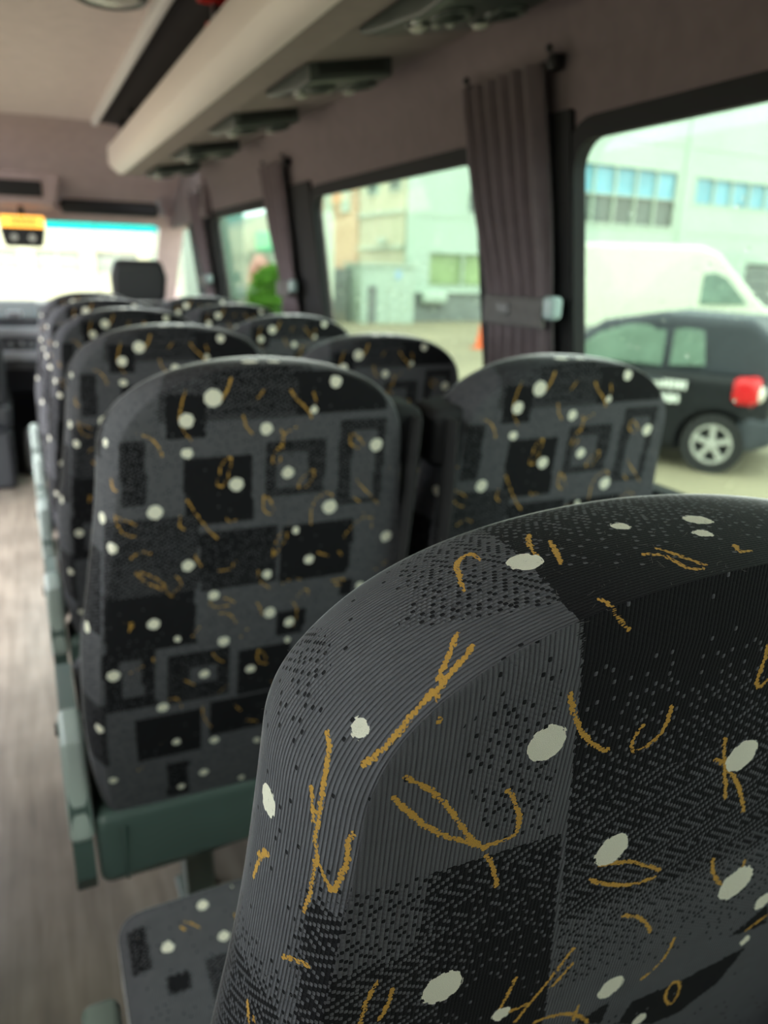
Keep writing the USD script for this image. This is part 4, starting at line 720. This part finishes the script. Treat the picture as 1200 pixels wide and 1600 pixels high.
# the street side of the hall, running ahead along the bus
cb = thing('cream_building', 'sunlit cream building along the street, left of the pale factory hall', 'building')
def sbx(y0, y1, z0, z1, d0, d1, x=14.06):
    return mv(trimesh.creation.box([d1 - d0, y1 - y0, z1 - z0]), (x - (d0 + d1) / 2, (y0 + y1) / 2, GZ + (z0 + z1) / 2))
obj('wall', sbx(28.85, 33.4, 0, 11, -3, 0), M['cream_wall'], cb)
for z in (2.75, 4.1): obj('string_course', sbx(28.85, 33.4, z, z + 0.12, -0.1, 0.10), M['frame'], cb)
for k, y in enumerate((29.2, 31.4)):
    w = obj('window', sbx(y, y + 1.1, 4.9, 6.2, -0.1, 0.05), M['frame'], cb); obj('pane', sbx(y + 0.1, y + 1.0, 5.0, 6.1, 0.05, 0.07), M['pane_dark'], w)
obj('lamp', tri(m3.Manifold.sphere(0.22, 20).scale((1, 1, 0.7)).translate((13.75, 30.3, GZ + 3.05))), M['frame'], cb, label='white round wall lamp')
pb = thing('peach_building', 'peach rendered building farther along the street', 'building')
obj('wall', sbx(33.5, 39.0, 0, 9, -3, 0.05), M['peach_wall'], pb); obj('base', sbx(33.5, 39.0, 0, 1.9, -2.5, 0.12), M['grey_wall'], pb, label='grey lower storey')
for y in (34.4, 36.6): obj('window', cat(sbx(y, y + 1.0, 4.4, 5.8, -0.1, 0.10)), M['frame'], pb)
an = thing('annex', 'low white annex with a dark narrow door at the foot of the cream building', 'annex')
obj('wall', mv(trimesh.creation.box([2.2, 1.6, 2.05]), (12.65, 28.0, GZ + 1.02)), M['white_wall'], an)
obj('roof_slab', mv(trimesh.creation.box([2.3, 1.75, 0.10]), (12.65, 28.0, GZ + 2.1)), M['frame'], an)
obj('door', rbox(0.36, 0.05, 1.35, 0.01, (12.0, 27.2, GZ + 0.68)), M['grey_wall'], an)
for x in (12.7, 13.2, 13.6): obj('panel', rbox(0.04, 0.05, 1.5, 0.01, (x, 27.2, GZ + 0.75)), M['frame'], an)
obj('sign', rbox(0.22, 0.03, 0.30, 0.01, (13.05, 27.18, GZ + 1.75)), pm('sign_blue', (0.35, 0.5, 0.7), 0.5), an)
gt = thing('yard_gate', 'grey metal yard gate between the white truck and the annex', 'gate')
obj('frame', cat(rbox(0.08, 0.08, 1.95, 0.01, (10.95, 28.2, GZ + 0.98)), rbox(0.08, 0.08, 1.95, 0.01, (11.5, 28.2, GZ + 0.98)), rbox(0.6, 0.06, 0.08, 0.01, (11.22, 28.2, GZ + 1.9))), M['grey_wall'], gt)
for k in range(5): obj('bar', rbox(0.05, 0.04, 1.8, 0.005, (11.03 + 0.095 * k, 28.2, GZ + 0.95)), M['grey_wall'], gt)
# the building across the far end of the yard
fb = thing('front_building', 'bright cream building straight ahead beyond the windscreen, with grey windows', 'building')
wp = sbox(-28, 0, 11.0, 9)
wins = [(x, 1.35, x + 2.2, 2.5) for x in np.arange(-26, 9, 3.0)] + [(x, 4.3, x + 2.2, 5.9) for x in np.arange(-26, 9, 3.0)]
for q in wins: wp = wp.difference(sbox(*q))
obj('wall', on_plane(wp, 0.25, (0, 46.25, GZ), (1, 0, 0), (0, 0, 1)), M['cream_wall'], fb)
obj('core', mv(trimesh.creation.box([38.8, 5, 8.9]), (-8.5, 48.85, GZ + 4.45)), M['cream_wall'], fb)
for q in wins:
    w = obj('window', cat(mv(trimesh.creation.box([2.2, 0.06, 0.08]), ((q[0] + q[2]) / 2, 46.15, GZ + (q[1] + q[3]) / 2)), mv(trimesh.creation.box([0.08, 0.06, q[3] - q[1]]), ((q[0] + q[2]) / 2, 46.15, GZ + (q[1] + q[3]) / 2))), M['frame'], fb)
    obj('pane', mv(trimesh.creation.box([2.2, 0.03, q[3] - q[1]]), ((q[0] + q[2]) / 2, 46.22, GZ + (q[1] + q[3]) / 2)), pm('pane_grey', (0.30, 0.31, 0.29), 0.15) if q is wins[0] else '/World/Looks/pane_grey', w)
for x in (-20, -8.2, 3.7): obj('pilaster', mv(trimesh.creation.box([0.5, 0.2, 9]), (x, 45.95, GZ + 4.5)), M['cream_wall'], fb)

# ------------------------------------------------------------------ vehicles
M['van_paint'] = pm('white_paint', (0.56, 0.60, 0.50), 0.3, coat_weight=0.4)
M['car_paint'] = pm('dark_paint', (0.008, 0.009, 0.011), 0.4, specular_ior_level=0.25)
M['car_grey'] = pm('grey_paint', (0.040, 0.046, 0.056), 0.5, specular_ior_level=0.3)
M['car_glass'] = pm('car_glass', (0.04, 0.055, 0.05), 0.05)
M['green_glass'] = pm('green_glass', (0.14, 0.21, 0.165), 0.15, vary=0.2, scale=3.0)
M['tyre'] = pm('tyre', (0.012, 0.012, 0.013), 0.8)
M['alloy'] = pm('alloy', (0.48, 0.48, 0.45), 0.35, 0.3)
M['tail'] = pm('tail_red', (0.60, 0.015, 0.02), 0.2)
M['tail_white'] = pm('tail_white', (0.75, 0.70, 0.62), 0.2)
def hull_body(sections):
    """rounded body: manifold hull slices between successive cross sections (x, half width, z0, z1, r)"""
    parts = []
    for (xa, wa, a0, a1, ra), (xb, wb, b0, b1, rb) in zip(sections[:-1], sections[1:]):
        pts = []
        for x, w, z0, z1, r in ((xa, wa, a0, a1, ra), (xb, wb, b0, b1, rb)):
            pts += [m3.Manifold.sphere(r, 16).translate((x, i * (w - r), z)) for i in (-1, 1) for z in (z0 + r, z1 - r)]
        parts.append(m3.Manifold.batch_hull(pts))
    return sum(parts, m3.Manifold())
def wheel(t, x, y, r, w, spokes=5):
    wh = obj('wheel', tri(m3.Manifold.cylinder(w, r, r, 48, True).rotate((90, 0, 0)).translate((x, y, r)) - m3.Manifold.cylinder(w * 1.2, r * 0.66, r * 0.66, 48, True).rotate((90, 0, 0)).translate((x, y + math.copysign(w * 0.8, y), r))), M['tyre'], t)
    s_ = math.copysign(1, y)
    rim = m3.Manifold.cylinder(0.03, r * 0.66, r * 0.66, 40, True).rotate((90, 0, 0)) - m3.Manifold.cylinder(0.05, r * 0.57, r * 0.57, 40, True).rotate((90, 0, 0))
    for k in range(spokes):
        rim += m3.Manifold.cube((r * 0.17, 0.025, r * 0.60), True).translate((0, 0, r * 0.30)).rotate((0, 360 / spokes * k, 0))
    rim += m3.Manifold.cylinder(0.04, r * 0.16, r * 0.16, 24, True).rotate((90, 0, 0))
    obj('rim', tri(rim.translate((x, y + s_ * (w * 0.5 - 0.02), r))), M['alloy'], wh)
    obj('brake_disc', cyl(r * 0.6, 0.02, (x, y + s_ * (w * 0.5 - 0.075), r), 'y', 32), M['grey_wall'], wh)
def on_flank(poly, y, th=0.012):
    """polygon in (x, z) as a thin plate at the flank y"""
    return prism_y(poly, min(y, y + math.copysign(th, y)), max(y, y + math.copysign(th, y)))
def flank_plate(pts, yw, th=0.03):
    """plate on a leaning flank: pts (x, z), yw(z) the half width there; both sides"""
    out = []
    for s_ in (-1, 1):
        a_ = [m3.Manifold.sphere(0.012, 8).translate((x, s_ * (yw(z)), z)) for x, z in pts]
        out.append(tri(m3.Manifold.batch_hull(a_)))
    return out
# small dark two-seater: x forward from the rear axle, y to its left
car = thing('small_car', 'dark compact two-seater car with white lettering on its door, outside the nearest pane', 'car', (6.84, 5.89, GZ), 121.0)
low = hull_body([(-0.34, 0.70, 0.30, 0.92, 0.12), (-0.22, 0.80, 0.20, 1.0, 0.12), (0.5, 0.83, 0.18, 1.0, 0.10), (1.5, 0.83, 0.18, 0.98, 0.10), (2.05, 0.79, 0.22, 0.93, 0.14), (2.26, 0.66, 0.30, 0.74, 0.14)])
for x in (0.0, 1.87):
    low -= m3.Manifold.cylinder(2.0, 0.36, 0.36, 48, True).rotate((90, 0, 0)).translate((x, 0, 0.30)) - m3.Manifold.cube((1.2, 1.05, 1.2), True).translate((x, 0, 0.3))
obj('body', tri(low), M['car_paint'], car, smooth=40)
cabin = hull_body([(-0.32, 0.62, 0.85, 1.38, 0.10), (-0.14, 0.66, 0.85, 1.52, 0.10), (0.70, 0.67, 0.85, 1.55, 0.10), (1.25, 0.64, 0.85, 1.45, 0.10), (1.95, 0.70, 0.75, 0.98, 0.08)])
obj('cabin', tri(cabin), M['car_grey'], car, smooth=40, label='grey upper shell and roof')
yw = lambda z: float(np.interp(z, [0.95, 1.5], [0.70, 0.645]))
for m_ in flank_plate([(0.62, 1.03), (0.62, 1.42), (1.00, 1.40), (1.30, 1.30), (1.62, 1.05)], yw): obj('side_window', m_, M['green_glass'], car)
for m_ in flank_plate([(0.20, 1.06), (0.25, 1.38), (0.52, 1.42), (0.52, 1.04)], yw): obj('quarter_window', m_, M['green_glass'], car)
obj('rear_window', rbox(0.03, 0.98, 0.40, 0.012, (-0.335, 0, 1.18), ry=8), M['green_glass'], car)
obj('bumper', hull_body([(-0.43, 0.64, 0.28, 0.60, 0.08), (-0.28, 0.79, 0.24, 0.62, 0.08)]).to_mesh() and tri(hull_body([(-0.43, 0.64, 0.28, 0.60, 0.08), (-0.28, 0.79, 0.24, 0.62, 0.08)])), M['car_grey'], car, label='grey-blue rear bumper')
for s_ in (-1, 1):
    tl = obj('tail_light', rbox(0.25, 0.30, 0.28, 0.07, (-0.235, s_ * 0.69, 0.845)), M['tail'], car, label='red tail light')
    obj('lens', tri(m3.Manifold.sphere(0.085, 16).scale((0.6, 1, 1)).translate((-0.355, s_ * 0.70, 0.82))), M['tail_white'], tl)
for x in (0.0, 1.87):
    for y in (-0.70, 0.70): wheel(car, x, y, 0.30, 0.20)
obj('door_handle', rbox(0.16, 0.03, 0.035, 0.01, (0.62, 0.835, 0.90)), M['car_grey'], car)
r_ = np.random.default_rng(3); bars = []
for z, x1, n_ in ((0.86, 0.80, 10), (0.72, 0.76, 7)):
    x = x1
    for k in range(n_):
        w_ = float(r_.uniform(0.035, 0.075)); bars.append(rbox(w_ * 0.8, 0.006, 0.085 if k else 0.11, 0.003, (x - w_ / 2, 0.836, z), 4)); x -= w_
obj('lettering', cat(*bars), pm('decal_white', (0.75, 0.77, 0.72), 0.6), car, label='two blurred rows of white lettering')
# white delivery van, x forward from its rear end, near flank towards the bus
def van(label, loc, rz, paint='van_paint'):
    t = thing('delivery_van', label, 'van', loc, rz)
    up_ = [(0.0, 0.90, 0.55, 2.55, 0.10), (0.12, 0.97, 0.42, 2.62, 0.12), (3.0, 0.97, 0.42, 2.60, 0.14), (3.35, 0.93, 0.42, 2.46, 0.14), (4.45, 0.95, 0.42, 1.36, 0.12), (5.15, 0.90, 0.42, 1.12, 0.14), (5.35, 0.78, 0.48, 0.90, 0.14)]
    b_ = hull_body(up_)
    for x in (0.95, 4.45):
        b_ -= m3.Manifold.cylinder(3.0, 0.42, 0.42, 48, True).rotate((90, 0, 0)).translate((x, 0, 0.36)) - m3.Manifold.cube((1.4, 1.25, 1.4), True).translate((x, 0, 0.3))
    obj('body', tri(b_), M[paint], t, smooth=40)
    yv = lambda z: float(np.interp(z, [0.7, 1.2, 2.2], [0.955, 0.955, 0.945]))
    for m_ in flank_plate([(3.08, 1.33), (3.08, 1.98), (3.35, 2.02), (3.62, 1.90), (4.12, 1.36)], yv): obj('side_window', m_, M['green_glass'], t)
    for m_ in flank_plate([(0.1, 0.70), (0.1, 0.78), (4.0, 0.78), (4.0, 0.70)], lambda z: 0.965): obj('rub_strip', m_, M['grey_wall'], t)
    for x in (1.5, 2.9): obj('panel_seam', cat(*[rbox(0.02, 0.012, 1.6, 0.004, (x, s_ * 0.968, 1.6)) for s_ in (-1, 1)]), M['frame'], t)
    obj('windscreen', mv(rbox(0.04, 1.5, 1.15, 0.015), (3.98, 0, 1.90), ry=-45), M['green_glass'], t)
    for s_ in (-1, 1):
        obj('rear_window', rbox(0.03, 0.62, 0.60, 0.02, (-0.006, s_ * 0.40, 1.75)), M['car_glass'], t)
        obj('tail_light', rbox(0.05, 0.12, 0.55, 0.02, (0.01, s_ * 0.86, 0.95)), M['tail'], t)
        obj('side_marker', rbox(0.22, 0.03, 0.11, 0.01, (0.25, s_ * 0.962, 0.56)), M['tail'], t, label='red side marker')
    for x in (0.95, 4.45):
        for y in (-0.82, 0.82): wheel(t, x, y, 0.35, 0.24, 6)
    return t
vh = np.array([3.7, -2.19]); vh /= np.linalg.norm(vh); vn = np.array([vh[1], -vh[0]])   # heading, right hand side
q = np.array([11.5, 14.9]) - 0.15 * vh + 0.97 * np.array([-vn[0], -vn[1]])
vang = math.degrees(math.atan2(vh[1], vh[0]))
van('white panel van parked behind the dark small car', (float(q[0]), float(q[1]), GZ), vang)
M['green_paint'] = pm('green_grey_paint', (0.13, 0.19, 0.16), 0.35)
def truck(label, loc, paint):
    tr = thing('box_truck', label, 'truck', loc, 90.0)
    bx = hull_body([(0, 1.0, 0.9, 3.65, 0.08), (4.5, 1.0, 0.9, 3.65, 0.08)]); obj('box', tri(bx), M[paint], tr)
    obj('cab', tri(hull_body([(4.6, 0.98, 0.5, 2.5, 0.12), (5.6, 0.98, 0.5, 2.4, 0.12), (6.2, 0.95, 0.5, 1.5, 0.12)])), M[paint], tr)
    obj('chassis', cat(rbox(5.8, 0.8, 0.2, 0.02, (2.9, 0, 0.75)), rbox(0.12, 1.9, 0.16, 0.03, (0.05, 0, 0.5))), M['grey_wall'], tr)
    for x in (1.1, 5.3):
        for y in (-0.8, 0.8): wheel(tr, x, y, 0.45, 0.28, 6)
truck('tall white box truck standing far off at the left edge of the middle pane', (8.7, 25.2, GZ), 'van_paint')
truck('grey-green box truck ahead, a sliver between the farthest curtain and the green bush', (5.50, 24.6, GZ), 'green_paint')
cone = thing('traffic_cone', 'orange traffic cone on the yard beside the big curtain', 'cone', (10.9, 17.6, GZ))
obj('cone', cyl(0.15, 0.62, (0, 0, 0.34), seg=28, r2=0.03), pm('cone_orange', (0.75, 0.13, 0.03), 0.5), cone); obj('foot', rbox(0.4, 0.4, 0.04, 0.015, (0, 0, 0.02)), '/World/Looks/cone_orange', cone)
# planting beyond the third pane
M['leaf'] = usdkit.material(stage, L + 'leaf', {'oi': ('geometry', {}), 'r': ('rgb_ramp', {'ramp': [(0, (0.10, 0.24, 0.03)), (1, (0.30, 0.46, 0.08))]}), 'd': ('diffuse_bsdf', {}), 't': ('translucent_bsdf', {}), 'm': ('mix_closure', {'fac': 0.35})},
    [('oi.random_per_island', 'r.fac'), ('r.color', 'd.color'), ('r.color', 't.color'), ('d.BSDF', 'm.closure1'), ('t.BSDF', 'm.closure2')], surface='m.closure')
def bush(label, loc, rx_, rz_, n, m_, seed, name='bush'):
    r = np.random.default_rng(seed); t = thing(name, label, 'bush', loc)
    d_ = r.normal(size=(n, 3)); d_ /= np.linalg.norm(d_, axis=1, keepdims=True)
    c_ = d_ * (r.uniform(0.25, 1, (n, 1)) ** 0.4) * (rx_, rx_, rz_) + (0, 0, rz_); c_[:, 2] = np.maximum(c_[:, 2], 0.08)
    a_ = r.normal(size=(n, 3)); a_ /= np.linalg.norm(a_, axis=1, keepdims=True); b_ = np.cross(a_, r.normal(size=(n, 3))); b_ /= np.linalg.norm(b_, axis=1, keepdims=True)
    l_ = 0.11; V = np.stack([c_ - a_ * l_, c_ + b_ * l_ * .45, c_ + a_ * l_, c_ - b_ * l_ * .45], 1).reshape(-1, 3); i = np.arange(n)[:, None] * 4
    obj('foliage', trimesh.Trimesh(V, np.vstack([i + [0, 1, 2], i + [0, 2, 3]]), process=False), m_, t, smooth=False, kind='stuff')
    obj('stem', cat(*[cyl(0.025, rz_ * 1.3, (x, y, rz_ * 0.65)) for x, y in ((0, 0), (0.12, 0.05), (-0.1, 0.08))]), M['brown'], t)
bush('bright green bush beyond the third side pane', (6.0, 19.8, GZ), 0.72, 0.98, 3800, M['leaf'], 5)
bush('pale pink flowering bush behind the bright green one', (6.25, 22.0, GZ), 0.35, 1.12, 1500, pm('blossom', (0.75, 0.45, 0.40), 0.9), 6)
sg = thing('shop_sign', 'green sign board above the pink bush beyond the third pane', 'sign', (6.85, 22.6, GZ))
obj('board', rbox(1.1, 0.12, 0.55, 0.08, (0, 0, 2.6)), pm('sign_green', (0.12, 0.50, 0.28), 0.5), sg); obj('post', cyl(0.05, 2.5, (0, 0.1, 1.25)), M['frame'], sg)
